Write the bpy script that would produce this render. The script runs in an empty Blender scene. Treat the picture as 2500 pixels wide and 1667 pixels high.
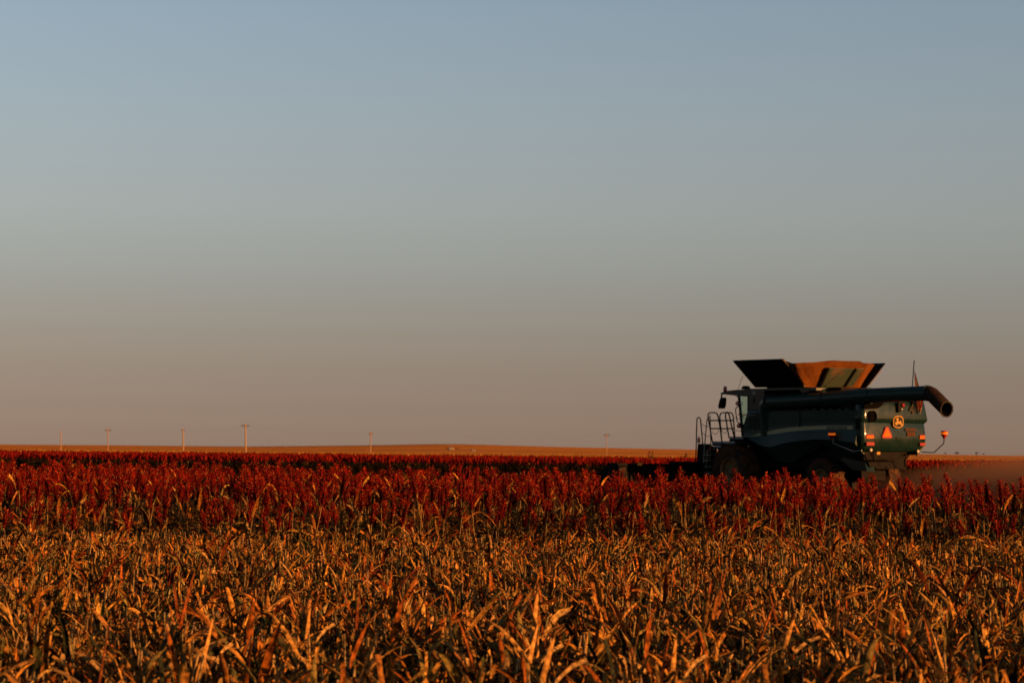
import bpy, math, random
import numpy as np
from mathutils import Vector, Matrix

sc = bpy.context.scene
COL = sc.collection
R = math.radians

# ------------------------------------------------------------------ camera
LENS, PITCH, ROLL, EYE = 85.0, R(2.633), R(0.6), 1.6
FPX = LENS / 36.0 * 2500.0
CAM = Vector((0, 0, EYE))
_fw = Vector((0, math.cos(PITCH), math.sin(PITCH)))
_r0 = Vector((1, 0, 0)); _u0 = _r0.cross(_fw)
_r = _r0 * math.cos(ROLL) + _u0 * math.sin(ROLL)
_u = _u0 * math.cos(ROLL) - _r0 * math.sin(ROLL)
cd = bpy.data.cameras.new('camera'); cam = bpy.data.objects.new('camera', cd); COL.objects.link(cam)
m = Matrix((( _r.x, _u.x, -_fw.x, 0), (_r.y, _u.y, -_fw.y, 0), (_r.z, _u.z, -_fw.z, EYE), (0, 0, 0, 1)))
cam.matrix_world = m
cd.lens = LENS; cd.sensor_width = 36.0; cd.clip_start = 0.1; cd.clip_end = 30000
cd.dof.use_dof = True; cd.dof.focus_distance = 28.0; cd.dof.aperture_fstop = 5.0; cd.dof.aperture_blades = 0
sc.camera = cam

# ------------------------------------------------------------------ sky, sun, exposure
SUN_AZ, SUN_EL = 62.0, 7.0            # degrees to the right of straight-behind, and height
w = bpy.data.worlds.new('World'); sc.world = w; w.use_nodes = True
nt = w.node_tree; bg = nt.nodes['Background']
sky = nt.nodes.new('ShaderNodeTexSky'); sky.sky_type = 'NISHITA'; sky.sun_disc = False
sky.sun_elevation = R(SUN_EL); sky.sun_rotation = R(180 - SUN_AZ)
sky.air_density = 0.7; sky.dust_density = 1.0; sky.ozone_density = 1.0
# the dusty pink band low in the evening sky, laid over the clear-air sky by elevation
tc = nt.nodes.new('ShaderNodeTexCoord'); sx = nt.nodes.new('ShaderNodeSeparateXYZ')
rp = nt.nodes.new('ShaderNodeValToRGB'); mx = nt.nodes.new('ShaderNodeMix'); mx.data_type = 'RGBA'; mx.blend_type = 'MULTIPLY'
mx.inputs[0].default_value = 1.0
nt.links.new(tc.outputs['Generated'], sx.inputs[0])
mr = nt.nodes.new('ShaderNodeMapRange'); mr.inputs[1].default_value = -0.02; mr.inputs[2].default_value = 0.28
nt.links.new(sx.outputs['Z'], mr.inputs[0]); nt.links.new(mr.outputs[0], rp.inputs[0])
SKYBAND = [(0.000, (1.125, 0.827, 0.984)), (0.072, (1.125, 0.827, 0.984)), (0.095, (0.939, 0.687, 0.839)), (0.129, (0.783, 0.573, 0.684)),
           (0.174, (0.719, 0.522, 0.574)), (0.225, (0.742, 0.543, 0.560)), (0.281, (0.801, 0.610, 0.598)), (0.337, (0.910, 0.707, 0.664)),
           (0.393, (1.039, 0.805, 0.725)), (0.459, (1.118, 0.871, 0.781)), (0.531, (1.173, 0.952, 0.848)), (0.602, (1.207, 0.990, 0.894)),
           (0.667, (1.202, 1.034, 0.927)), (0.800, (1.120, 0.980, 0.900)), (1.000, (0.620, 0.580, 0.580))]
els = rp.color_ramp.elements
for i, (p, c) in enumerate(SKYBAND):
    e = els[i] if i < 2 else els.new(p)
    e.position = p; e.color = (*c, 1)
nt.links.new(sky.outputs[0], mx.inputs[6]); nt.links.new(rp.outputs[0], mx.inputs[7])
nt.links.new(mx.outputs[2], bg.inputs[0]); bg.inputs[1].default_value = 0.058

sl = bpy.data.lights.new('sun', 'SUN'); sl.energy = 5.0; sl.angle = R(0.5); sl.color = (1.0, 0.41, 0.11)
so = bpy.data.objects.new('sun', sl); COL.objects.link(so)
sd = Vector((math.sin(R(SUN_AZ)) * math.cos(R(SUN_EL)), -math.cos(R(SUN_AZ)) * math.cos(R(SUN_EL)), math.sin(R(SUN_EL))))
so.rotation_euler = sd.to_track_quat('Z', 'Y').to_euler(); so.location = (30, -20, 40)

sc.view_settings.view_transform = 'Standard'; sc.view_settings.look = 'None'
sc.view_settings.exposure = 1.38; sc.view_settings.gamma = 1.0
sc.cycles.max_bounces = 6; sc.cycles.transparent_max_bounces = 8; sc.cycles.volume_bounces = 0
sc.cycles.volume_step_rate = 2.0

# ------------------------------------------------------------------ helpers
def ray(px, py):
    """direction from the eye through a pixel of the 2500 x 1667 photograph (used to take measurements)"""
    return (_fw + _r * ((px - 1250) / FPX) - _u * ((py - 833.5) / FPX))

def at_depth(px, py, Y):
    d = ray(px, py); return CAM + d * (Y / d.y)

def tag(o, label=None, cat=None, group=None, kind=None):
    if label: o['label'] = label
    if cat: o['category'] = cat
    if group: o['group'] = group
    if kind: o['kind'] = kind
    return o

def empty(name, loc=(0, 0, 0), rz=0.0):
    o = bpy.data.objects.new(name, None); COL.objects.link(o)
    o.location = loc; o.rotation_euler = (0, 0, rz); o.empty_display_size = 0.2
    return o

def new_mat(name, base=(0.5, 0.5, 0.5), rough=0.6, metal=0.0, spec=0.5, coat=0.0, noise=None, emit=None):
    m = bpy.data.materials.new(name); m.use_nodes = True
    n = m.node_tree; b = n.nodes['Principled BSDF']
    b.inputs['Base Color'].default_value = (*base, 1); b.inputs['Roughness'].default_value = rough
    b.inputs['Metallic'].default_value = metal; b.inputs['Specular IOR Level'].default_value = spec
    b.inputs['Coat Weight'].default_value = coat; b.inputs['Coat Roughness'].default_value = 0.10
    if emit:
        b.inputs['Emission Color'].default_value = (*emit[0], 1); b.inputs['Emission Strength'].default_value = emit[1]
    if noise:                           # (scale, second colour, low, high): dust or wear in patches
        t = n.nodes.new('ShaderNodeTexCoord'); x = n.nodes.new('ShaderNodeTexNoise')
        x.inputs['Scale'].default_value = noise[0]; x.inputs['Detail'].default_value = 6; x.inputs['Roughness'].default_value = 0.65
        r = n.nodes.new('ShaderNodeMapRange'); r.inputs[1].default_value = noise[2]; r.inputs[2].default_value = noise[3]
        k = n.nodes.new('ShaderNodeMix'); k.data_type = 'RGBA'
        k.inputs[6].default_value = (*base, 1); k.inputs[7].default_value = (*noise[1], 1)
        n.links.new(t.outputs['Object'], x.inputs[0]); n.links.new(x.outputs[0], r.inputs[0])
        n.links.new(r.outputs[0], k.inputs[0]); n.links.new(k.outputs[2], b.inputs['Base Color'])
        q = n.nodes.new('ShaderNodeMapRange'); q.inputs[3].default_value = rough; q.inputs[4].default_value = min(1, rough + 0.3)
        n.links.new(r.outputs[0], q.inputs[0]); n.links.new(q.outputs[0], b.inputs['Roughness'])
    return m

class MB:
    """collects faces and links them as ONE mesh object"""
    def __init__(s): s.v = []; s.f = []; s.mi = []; s.k = 0
    def add(s, vs, fs):
        o = len(s.v); s.v += [tuple(p) for p in vs]
        for f in fs: s.f.append([o + i for i in f]); s.mi.append(s.k)
        return s
    def box(s, a, b):
        x0, y0, z0 = a; x1, y1, z1 = b
        return s.add([(x0,y0,z0),(x1,y0,z0),(x1,y1,z0),(x0,y1,z0),(x0,y0,z1),(x1,y0,z1),(x1,y1,z1),(x0,y1,z1)],
                     [(0,3,2,1),(4,5,6,7),(0,1,5,4),(1,2,6,5),(2,3,7,6),(3,0,4,7)])
    def slab(s, pts, off):
        """closed plate: polygon of points and the same polygon moved by off"""
        n = len(pts); off = Vector(off)
        vs = [Vector(p) for p in pts] + [Vector(p) + off for p in pts]
        return s.add(vs, [tuple(range(n)), tuple(range(2*n-1, n-1, -1))] + [(i, n+i, n+(i+1)%n, (i+1)%n) for i in range(n)])
    def tube(s, path, r, n=8, cap=True, r1=None):
        P = [Vector(p) for p in path]; rings = []; prev = None
        for i, p in enumerate(P):
            d = (P[min(i+1, len(P)-1)] - P[max(i-1, 0)])
            d = d.normalized() if d.length > 1e-9 else Vector((0, 0, 1))
            a = prev if prev else (Vector((0, 0, 1)) if abs(d.z) < 0.9 else Vector((1, 0, 0)))
            u = (a - d * a.dot(d))
            u = u.normalized() if u.length > 1e-6 else d.orthogonal().normalized()
            prev = u; v = d.cross(u)
            rr = r if r1 is None else r + (r1 - r) * i / (len(P) - 1)
            rings.append([p + (u * math.cos(2*math.pi*k/n) + v * math.sin(2*math.pi*k/n)) * rr for k in range(n)])
        vs = [q for g in rings for q in g]
        fs = [(i*n+k, i*n+(k+1)%n, (i+1)*n+(k+1)%n, (i+1)*n+k) for i in range(len(P)-1) for k in range(n)]
        if cap: fs += [tuple(range(n-1, -1, -1)), tuple((len(P)-1)*n + k for k in range(n))]
        return s.add(vs, fs)
    def lathe(s, prof, c, axis='y', n=32, sx=1.0):
        """prof: (radius, offset along axis) list turned about the axis through c"""
        c = Vector(c); vs = []
        for rr, h in prof:
            for k in range(n):
                a = 2*math.pi*k/n; q, t = rr*math.cos(a), rr*math.sin(a)
                vs.append(c + (Vector((q, h, t)) if axis == 'y' else Vector((q, t, h)) if axis == 'z' else Vector((h, q, t))))
        m_ = len(prof)
        fs = [(i*n+k, i*n+(k+1)%n, (i+1)*n+(k+1)%n, (i+1)*n+k) for i in range(m_-1) for k in range(n)]
        return s.add(vs, fs)
    def build(s, name, mats, parent=None, smooth=False, label=None):
        me = bpy.data.meshes.new(name); me.from_pydata(s.v, [], s.f)
        mats = mats if isinstance(mats, (list, tuple)) else [mats]
        for m_ in mats: me.materials.append(m_)
        if len(mats) > 1: me.polygons.foreach_set('material_index', s.mi)
        if smooth:
            me.polygons.foreach_set('use_smooth', [True]*len(me.polygons))
            me.set_sharp_from_angle(angle=R(38))
        me.update()
        o = bpy.data.objects.new(name, me); COL.objects.link(o)
        if parent: o.parent = parent
        if label: o['label'] = label
        return o

def mesh_from_arrays(name, co, quads, tris, cols, mat, smooth=False):
    me = bpy.data.meshes.new(name)
    nq, ntr = len(quads), len(tris)
    me.vertices.add(len(co)); me.vertices.foreach_set('co', np.ascontiguousarray(co, dtype=np.float32).ravel())
    loops = np.concatenate([np.asarray(quads, np.int32).ravel(), np.asarray(tris, np.int32).ravel()])
    me.loops.add(len(loops)); me.loops.foreach_set('vertex_index', loops)
    me.polygons.add(nq + ntr)
    st = np.concatenate([np.arange(nq) * 4, nq * 4 + np.arange(ntr) * 3]).astype(np.int32)
    me.polygons.foreach_set('loop_start', st)
    if smooth: me.polygons.foreach_set('use_smooth', np.ones(nq + ntr, bool))
    me.update(calc_edges=True)
    a = me.attributes.new('Col', 'FLOAT_COLOR', 'POINT')
    c4 = np.ones((len(co), 4), np.float32); c4[:, :3] = cols
    a.data.foreach_set('color', c4.ravel())
    me.materials.append(mat)
    return me

def plant_mat(name, translucent, rough=0.8, spec=0.06, lo=0.16, hi=0.54):
    m = bpy.data.materials.new(name); m.use_nodes = True; n = m.node_tree
    b = n.nodes['Principled BSDF']; out = n.nodes['Material Output']
    a = n.nodes.new('ShaderNodeAttribute'); a.attribute_name = 'Col'
    tx = n.nodes.new('ShaderNodeTexCoord'); no = n.nodes.new('ShaderNodeTexNoise')
    no.inputs['Scale'].default_value = 35; no.inputs['Detail'].default_value = 3
    mp = n.nodes.new('ShaderNodeMapRange'); mp.inputs[1].default_value = 0.3; mp.inputs[2].default_value = 0.7
    mp.inputs[3].default_value = lo; mp.inputs[4].default_value = hi
    mu = n.nodes.new('ShaderNodeMix'); mu.data_type = 'RGBA'; mu.blend_type = 'MULTIPLY'; mu.inputs[0].default_value = 1
    n.links.new(tx.outputs['Object'], no.inputs[0]); n.links.new(no.outputs[0], mp.inputs[0])
    n.links.new(a.outputs['Color'], mu.inputs[6]); n.links.new(mp.outputs[0], mu.inputs[7])
    n.links.new(mu.outputs[2], b.inputs['Base Color'])
    b.inputs['Roughness'].default_value = rough; b.inputs['Specular IOR Level'].default_value = spec
    if translucent:
        t = n.nodes.new('ShaderNodeBsdfTranslucent'); mi = n.nodes.new('ShaderNodeMixShader'); mi.inputs[0].default_value = translucent
        n.links.new(mu.outputs[2], t.inputs[0]); n.links.new(b.outputs[0], mi.inputs[1]); n.links.new(t.outputs[0], mi.inputs[2])
        n.links.new(mi.outputs[0], out.inputs[0])
    return m

M_LEAF = plant_mat('dry_leaf', 0.12, lo=0.06, hi=0.58)
M_HEAD = plant_mat('sorghum_grain', 0.06, 0.7, 0.03, 0.20, 0.54)

# ------------------------------------------------------------------ the ground: field, far stubble, low hills
RIDGE_PX = [(-4000, 4), (-1500, 6), (0, 7), (300, 8), (600, 8), (900, 14), (1100, 19.5), (1400, 14.5), (1700, 12), (2300, 6.5), (2500, 5), (4200, 6), (7000, 4)]
def terrain(x, y):
    x = np.asarray(x, float); y = np.asarray(y, float)
    yy = np.maximum(y, 200.0)
    px = 1250 + FPX * x / yy
    top = 1.6 + np.interp(px, [p for p, _ in RIDGE_PX], [o for _, o in RIDGE_PX]) * 2500 / FPX
    t = np.clip((y - 900) / 1600, 0, 1); s = t * t * (3 - 2 * t)
    h = top * s
    far = np.clip((y - 2500) / 3000, 0, 1)
    h = h * (1 - far) - far * 12
    return h + np.where(y < 850, 0, 0.0)

def ground_mat(name):
    m = bpy.data.materials.new(name); m.use_nodes = True; n = m.node_tree; L = n.links
    b = n.nodes['Principled BSDF']; b.inputs['Roughness'].default_value = 1.0; b.inputs['Specular IOR Level'].default_value = 0.0
    geo = n.nodes.new('ShaderNodeNewGeometry'); sp = n.nodes.new('ShaderNodeSeparateXYZ'); L.new(geo.outputs['Position'], sp.inputs[0])
    def noise(scale, sxyz, detail=5):
        mp = n.nodes.new('ShaderNodeMapping'); mp.inputs['Scale'].default_value = sxyz
        t = n.nodes.new('ShaderNodeTexNoise'); t.inputs['Scale'].default_value = scale; t.inputs['Detail'].default_value = detail
        L.new(geo.outputs['Position'], mp.inputs[0]); L.new(mp.outputs[0], t.inputs[0]); return t.outputs[0]
    def ramp(src, stops, interp='LINEAR'):
        r = n.nodes.new('ShaderNodeValToRGB'); r.color_ramp.interpolation = interp; e = r.color_ramp.elements
        for i, (p, c) in enumerate(stops):
            k = e[i] if i < 2 else e.new(p); k.position = p; k.color = (*c, 1)
        L.new(src, r.inputs[0]); return r.outputs[0]
    def mapr(src, a, b_, c=0.0, d=1.0):
        r = n.nodes.new('ShaderNodeMapRange'); r.inputs[1].default_value = a; r.inputs[2].default_value = b_
        r.inputs[3].default_value = c; r.inputs[4].default_value = d; L.new(src, r.inputs[0]); return r.outputs[0]
    def mix(f, a, b_):
        k = n.nodes.new('ShaderNodeMix'); k.data_type = 'RGBA'
        if isinstance(f, (int, float)): k.inputs[0].default_value = f
        else: L.new(f, k.inputs[0])
        for s_, i in ((a, 6), (b_, 7)):
            if isinstance(s_, tuple): k.inputs[i].default_value = (*s_, 1)
            else: L.new(s_, k.inputs[i])
        return k.outputs[2]
    def math_(op, a, b_):
        k = n.nodes.new('ShaderNodeMath'); k.operation = op
        for i, s_ in enumerate((a, b_)):
            if isinstance(s_, (int, float)): k.inputs[i].default_value = s_
            else: L.new(s_, k.inputs[i])
        return k.outputs[0]
    soil = mix(noise(9, (1, 1, 1)), (0.010, 0.006, 0.004), (0.028, 0.016, 0.009))
    straw = mix(noise(0.02, (1, 0.5, 1)), (0.46, 0.21, 0.018), (0.54, 0.26, 0.03))
    hill = mix(mapr(noise(0.012, (0.25, 0.8, 1)), 0.35, 0.65), (0.40, 0.155, 0.035), (0.48, 0.20, 0.046))
    hill = mix(mapr(noise(0.004, (0.12, 1.6, 1)), 0.56, 0.66), hill, (0.27, 0.10, 0.027))
    wob = math_('MULTIPLY', math_('SUBTRACT', noise(0.01, (1, 1, 1)), 0.5), 90)
    yv = math_('ADD', sp.outputs['Y'], wob)
    # dark ploughed strip along the left ridge
    dx = math_('DIVIDE', math_('ADD', sp.outputs['X'], 165.0), 260.0); dy = math_('DIVIDE', math_('SUBTRACT', sp.outputs['Y'], 2420.0), 330.0)
    el = math_('ADD', math_('MULTIPLY', dx, dx), math_('MULTIPLY', dy, dy))
    hill = mix(mapr(el, 1.0, 0.55), hill, (0.07, 0.04, 0.018))
    c = mix(mapr(sp.outputs['Y'], 236, 246), soil, straw)
    c = mix(mapr(yv, 1080, 1180), c, hill)
    L.new(c, b.inputs['Base Color'])
    # standing stalks and tussocks turn much of the surface towards a low sun
    bm = n.nodes.new('ShaderNodeBump'); bm.inputs['Strength'].default_value = 1.0; bm.inputs['Distance'].default_value = 1.0
    L.new(noise(0.9, (1, 1, 1), 8), bm.inputs['Height']); L.new(bm.outputs[0], b.inputs['Normal'])
    return m

def grid_obj(name, xs, ys, mat, amp=0.0):
    X, Y = np.meshgrid(xs, ys); Z = terrain(X, Y)
    if amp:
        rg = np.random.default_rng(5); Z = Z + rg.normal(0, amp, Z.shape) * (Y < 70) * (np.abs(X) < 30)
    co = np.stack([X, Y, Z], -1).reshape(-1, 3); nx, ny = len(xs), len(ys)
    i = np.arange((ny-1)*(nx-1)); r_, c_ = i // (nx-1), i % (nx-1); a = r_*nx + c_
    q = np.stack([a, a+1, a+nx+1, a+nx], 1)
    me = mesh_from_arrays(name, co, q, np.zeros((0, 3), int), np.full((len(co), 3), 0.5), mat, smooth=True)
    o = bpy.data.objects.new(name, me); COL.objects.link(o); return o

MG = ground_mat('field_soil')
def symx(a): return np.array(sorted(set([-v for v in a] + list(a))))
xs = symx(list(np.arange(0, 30, 0.5)) + [35, 42, 50, 60, 75, 100, 130, 170, 220, 280, 360, 460, 600, 800, 1100, 1500, 2200, 3200, 5000])
ys = np.array([-600, -200, -60, -20, 0, 6] + list(np.arange(9, 66, 0.5)) + [70, 80, 95, 110, 130, 150, 165, 180, 200, 230, 260, 300, 400, 500, 600, 700, 800, 900])
tag(grid_obj('ground', xs, ys, MG, 0.015), kind='structure')
xs2 = symx(list(np.arange(0, 800, 25)) + [850, 950, 1100, 1400, 1800, 2400, 3200, 5000])
ys2 = np.array(list(np.arange(900, 2800, 50)) + [3000, 3300, 3800, 4500, 5600, 7500])
tag(grid_obj('hills', xs2, ys2, MG), kind='structure')

# ------------------------------------------------------------------ plant parts
def leaf_geo(rg, base, az, el, length, width, bend, twist, segs=5, cut=False, col=(0.5, 0.3, 0.1), tip=None, fold=0.30):
    p = np.array(base, float); e = el; V, C = [], []
    tip = col if tip is None else tip
    for i in range(segs + 1):
        t = i / segs
        d = np.array([math.cos(e)*math.cos(az), math.cos(e)*math.sin(az), math.sin(e)])
        side = np.array([-math.sin(az), math.cos(az), 0.0]); nor = np.cross(side, d)
        a = twist * t; s = side*math.cos(a) + nor*math.sin(a); nn = np.cross(d, s)
        wd = width * min(1.0, 0.55 + 1.6*t) * ((1 - 0.25*t) if cut else (1 - t**4.5) + 0.04)
        wd *= 1 + 0.16*rg.standard_normal() * (t > 0)
        V += [p - s*wd/2, p + nn*wd*fold, p + s*wd/2]
        k = np.array(col)*(1-t) + np.array(tip)*t
        C += [k, np.minimum(k*1.22, 1), k]
        p = p + d*length/segs; e -= bend/segs * (0.5 + t); az += 0.05*rg.standard_normal()
        e = max(e, -1.45)
    if cut:
        V[-1] = V[-1] + np.array([0, 0, rg.uniform(-.5, .3)*width]); V[-3] = V[-3] + np.array([0, 0, rg.uniform(-.5, .3)*width])
    Q = []
    for i in range(segs):
        for k in (0, 1): Q.append((i*3+k, i*3+k+1, i*3+k+4, i*3+k+3))
    return np.array(V), np.array(Q), np.zeros((0, 3), int), np.array(C)

def stalk_geo(rg, base, top, r0, r1, col, n=6, nodes=3):
    base, top = np.array(base, float), np.array(top, float); V, C = [], []
    hs = [0.0]
    for k in range(nodes):
        c = (k + 0.6)/(nodes + 0.4); hs += [c - 0.012, c, c + 0.012]
    hs.append(1.0)
    for j, h in enumerate(hs):
        swell = 1.35 if (j % 3 == 2 and 0 < j < len(hs)-1) else 1.0
        rr = (r0 + (r1-r0)*h)*swell
        for k in range(n):
            a = 2*math.pi*k/n; V.append(base + (top-base)*h + np.array([rr*math.cos(a), rr*math.sin(a), 0]))
            C.append(np.array(col)*(0.75 if swell > 1 else 1.0))
    m_ = len(hs); Q = [(i*n+k, i*n+(k+1) % n, (i+1)*n+(k+1) % n, (i+1)*n+k) for i in range(m_-1) for k in range(n)]
    V.append(top); C.append(np.array(col)*1.15)
    T = [((m_-1)*n+k, (m_-1)*n+(k+1) % n, len(V)-1) for k in range(n)]
    return np.array(V), np.array(Q), np.array(T), np.array(C)

GRAIN = [(0.40, 0.015, 0.006), (0.48, 0.030, 0.007), (0.24, 0.007, 0.005), (0.60, 0.085, 0.013), (0.30, 0.010, 0.007)]
def head_geo(rg, z0, h, rad, grains, size, lean=0.06, branches=34):
    """grain head: a rachis with short branches, each carrying a cluster of grains"""
    V, T, C = [], [], []; NC = 6
    la = rg.uniform(0, 6.28); ph = rg.uniform(0.10, 0.32)
    per = max(1, grains // branches)
    for i in range(6):              # core that keeps the head from being seen through
        t = i/5; rr = rad*.30*math.sin(math.pi*min(1, (t*(1-ph) + ph)**0.85))**.75 + .003
        for k in range(NC):
            a = 2*math.pi*k/NC + t; q = rr*rg.uniform(.8, 1.2)
            V.append(np.array([math.cos(la)*lean*t*t + q*math.cos(a), math.sin(la)*lean*t*t + q*math.sin(a), z0 + h*(.03 + t*.92)])); C.append(np.array((0.07, .004, .002)))
    for i in range(5):
        for k in range(NC):
            a, b_ = i*NC + k, i*NC + (k+1) % NC; T += [(a, b_, b_+NC), (a, b_+NC, a+NC)]
    for b in range(branches):
        t = (b + rg.uniform(0, 1))/branches
        prof = math.sin(math.pi*min(1, (t*(1-ph) + ph)**0.85))**0.75 + .04
        a = b*2.39996 + rg.uniform(-.4, .4)
        L = rad*prof*rg.uniform(0.65, 1.25)
        up = rg.uniform(0.5, 1.3)
        o = np.array([math.cos(la)*lean*t*t, math.sin(la)*lean*t*t, z0 + h*t*0.9])
        bc = np.array(GRAIN[rg.integers(len(GRAIN))])*rg.uniform(0.45, 1.5)
        for g in range(per):
            s = (g + 0.8)/per
            d = np.array([math.cos(a)*L*s, math.sin(a)*L*s, up*L*s + 0.015*s])
            p = o + d + rg.normal(0, size*0.7, 3)
            q = rg.normal(0, 1, 3); q /= np.linalg.norm(q)
            ax = d/np.linalg.norm(d); u = np.cross(ax, q); u /= np.linalg.norm(u) + 1e-9; v = np.cross(ax, u)
            k = len(V); r_ = size*0.55
            V += [p - ax*size*0.7, p + u*r_, p - u*r_*0.5 + v*r_*0.87, p - u*r_*0.5 - v*r_*0.87, p + ax*size*0.9]
            c = bc*rg.uniform(0.5, 1.5)
            if rg.random() < 0.05: c = np.array((0.5, 0.30, 0.14))
            C += [c]*5
            T += [(k, k+2, k+1), (k, k+3, k+2), (k, k+1, k+3), (k+4, k+1, k+2), (k+4, k+2, k+3), (k+4, k+3, k+1)]
    return np.array(V), np.zeros((0, 4), int), np.array(T), np.array(C)

TAN = [(0.62, 0.32, 0.070), (0.58, 0.265, 0.042), (0.46, 0.17, 0.024), (0.62, 0.37, 0.12), (0.38, 0.105, 0.012), (0.22, 0.045, 0.007)]
OLIVE = [(0.08, 0.085, 0.03), (0.16, 0.14, 0.04), (0.045, 0.05, 0.022), (0.26, 0.19, 0.05)]
def leaf_col(rg, green=0.33):
    c = OLIVE[rg.integers(len(OLIVE))] if rg.random() < green else TAN[rg.choice(6, p=[.26, .22, .18, .14, .12, .08])]
    c = np.array(c)*rg.uniform(0.8, 1.15)
    tip = c*0.6 + np.array((0.40, 0.16, 0.04))*0.4 if rg.random() < .5 else c
    return c, tip

def stubble_plant(rg, big=False):
    """cut stems with broken leaves: list of (part name, geometry)"""
    parts = []; ns = rg.integers(1, 3)
    for s in range(ns):
        bx, by = rg.normal(0, 0.035, 2); h = rg.uniform(0.28, 0.49)
        tilt = rg.normal(0, 0.09, 2)
        c = np.array((0.52, 0.34, 0.14) if rg.random() < .5 else (0.36, 0.26, 0.10))*rg.uniform(.8, 1.1)
        parts.append(('stem', stalk_geo(rg, (bx, by, -0.02), (bx+tilt[0]*h, by+tilt[1]*h, h), 0.0080, 0.0062, c, nodes=2)))
    wk = 1.1 if big else 1.0
    for l in range(rg.integers(9, 15)):     # short pieces chopped off by the knife
        z = rg.uniform(0.05, 0.38); az = rg.uniform(0, 6.283); c, tip = leaf_col(rg)
        L = rg.uniform(0.06, 0.19)*(1.2 if big else 1.0)
        L = min(L, max(.06, (.50 if rg.random() < .12 else .44) - z))
        parts.append(('leaf', leaf_geo(rg, (rg.normal(0, .055), rg.normal(0, .055), z), az, rg.uniform(.35, 1.54), L, rg.uniform(.016, .044)*wk, rg.uniform(-.4, .6), rg.normal(0, .8), 3, rg.random() < .85, c, tip)))
    for l in range(rg.integers(2, 5)):      # long pieces low in the stand
        z = rg.uniform(0.02, 0.2); az = rg.uniform(0, 6.283); c, tip = leaf_col(rg, .35)
        parts.append(('leaf', leaf_geo(rg, (rg.normal(0, .03), rg.normal(0, .03), z), az, rg.uniform(.4, 1.4), rg.uniform(.12, .24), rg.uniform(.02, .045), rg.uniform(.2, 1.6), rg.normal(0, .8), 4, rg.random() < .5, c, tip)))
    if big or rg.random() < .08:
        a0 = rg.uniform(0, 6.283)
        for l in range(rg.integers(5, 9) if big else 1):   # a fan of long blades that escaped the knife
            az = a0 + rg.normal(0, .9); c, tip = leaf_col(rg, .18)
            parts.append(('leaf', leaf_geo(rg, (rg.normal(0, .015), rg.normal(0, .015), rg.uniform(.10, .26)), az, rg.uniform(.7, 1.45), rg.uniform(.24, .50) if big else rg.uniform(.18, .34), rg.uniform(.020, .046), rg.uniform(.1, 1.7), rg.normal(0, .8), 6, rg.random() < .4, c, tip)))
    return parts

def sorghum_plant(rg, grains, size, leaves=5, branches=34, low=.60, high=.84):
    H = rg.uniform(low, high); hl = rg.uniform(0.27, 0.35); tl = rg.normal(0, .03, 2)
    c = np.array((0.44, 0.28, 0.10))*rg.uniform(.6, 1.0)
    parts = [('stalk', stalk_geo(rg, (0, 0, -.02), (tl[0], tl[1], H + hl*.3), 0.009, 0.005, c, 5, 3))]
    hd = head_geo(rg, H, hl, rg.uniform(.058, .088), grains, size, branches=branches)
    hd[0][:, :2] += tl
    parts.append(('grain_head', hd))
    for l in range(leaves):
        z = 0.12 + (H - 0.14)*(l + rg.uniform(.2, .9))/leaves; az = rg.uniform(0, 6.283); lc, tip = leaf_col(rg, .30); lc = lc*.85; tip = tip*.85
        top = l >= leaves - 1
        parts.append(('leaf', leaf_geo(rg, (tl[0]*z, tl[1]*z, z), az, rg.uniform(.9, 1.4) if top else rg.uniform(.1, 1.25), rg.uniform(.22, .4) if top else rg.uniform(.26, .52),
                      rg.uniform(.028, .05), rg.uniform(.2, 1.6) if top else rg.uniform(.3, 2.4), rg.normal(0, 1.0), 5, rg.random() < .35, lc, tip)))
    return parts

def join_parts(parts):
    V, Q, T, C, o = [], [], [], [], 0
    for _, (v, q, t, c) in parts:
        V.append(v); Q.append(q + o); T.append(t + o); C.append(c); o += len(v)
    return np.concatenate(V), np.concatenate(Q), np.concatenate(T), np.concatenate(C)

def scatter(name, temps, pts, rg, mat, scale=(.85, 1.15), tilt=.10, tint=.18):
    """ONE mesh from many turned, scaled copies of the given templates"""
    V, Q, T, C, o = [], [], [], [], 0
    which = rg.integers(0, len(temps), len(pts))
    for k, (v, q, t, c) in enumerate(temps):
        P = pts[which == k]; n = len(P)
        if not n: continue
        a = rg.uniform(0, 2*np.pi, n); s = rg.uniform(scale[0], scale[1], n); tx, ty = rg.normal(0, tilt, n), rg.normal(0, tilt, n)
        ca, sa = np.cos(a)*s, np.sin(a)*s
        x = v[None, :, 0]*ca[:, None] - v[None, :, 1]*sa[:, None]; y = v[None, :, 0]*sa[:, None] + v[None, :, 1]*ca[:, None]; z = v[None, :, 2]*s[:, None]
        x = x + z*tx[:, None] + P[:, 0:1]; y = y + z*ty[:, None] + P[:, 1:2]; z = z + P[:, 2:3]
        V.append(np.stack([x, y, z], -1).reshape(-1, 3).astype(np.float32))
        off = (o + np.arange(n)*len(v))[:, None, None]
        Q.append((q[None] + off).reshape(-1, 4)); T.append((t[None] + off).reshape(-1, 3))
        f = (1 + rg.normal(0, tint, (n, 1, 1))).clip(.5, 1.5)*(1 + rg.normal(0, tint*.3, (n, 1, 3)))
        C.append((c[None]*f).reshape(-1, 3).clip(0, 1)); o += n*len(v)
    me = mesh_from_arrays(name, np.concatenate(V), np.concatenate(Q), np.concatenate(T), np.concatenate(C), mat)
    ob = bpy.data.objects.new(name, me); COL.objects.link(ob); return ob

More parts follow.
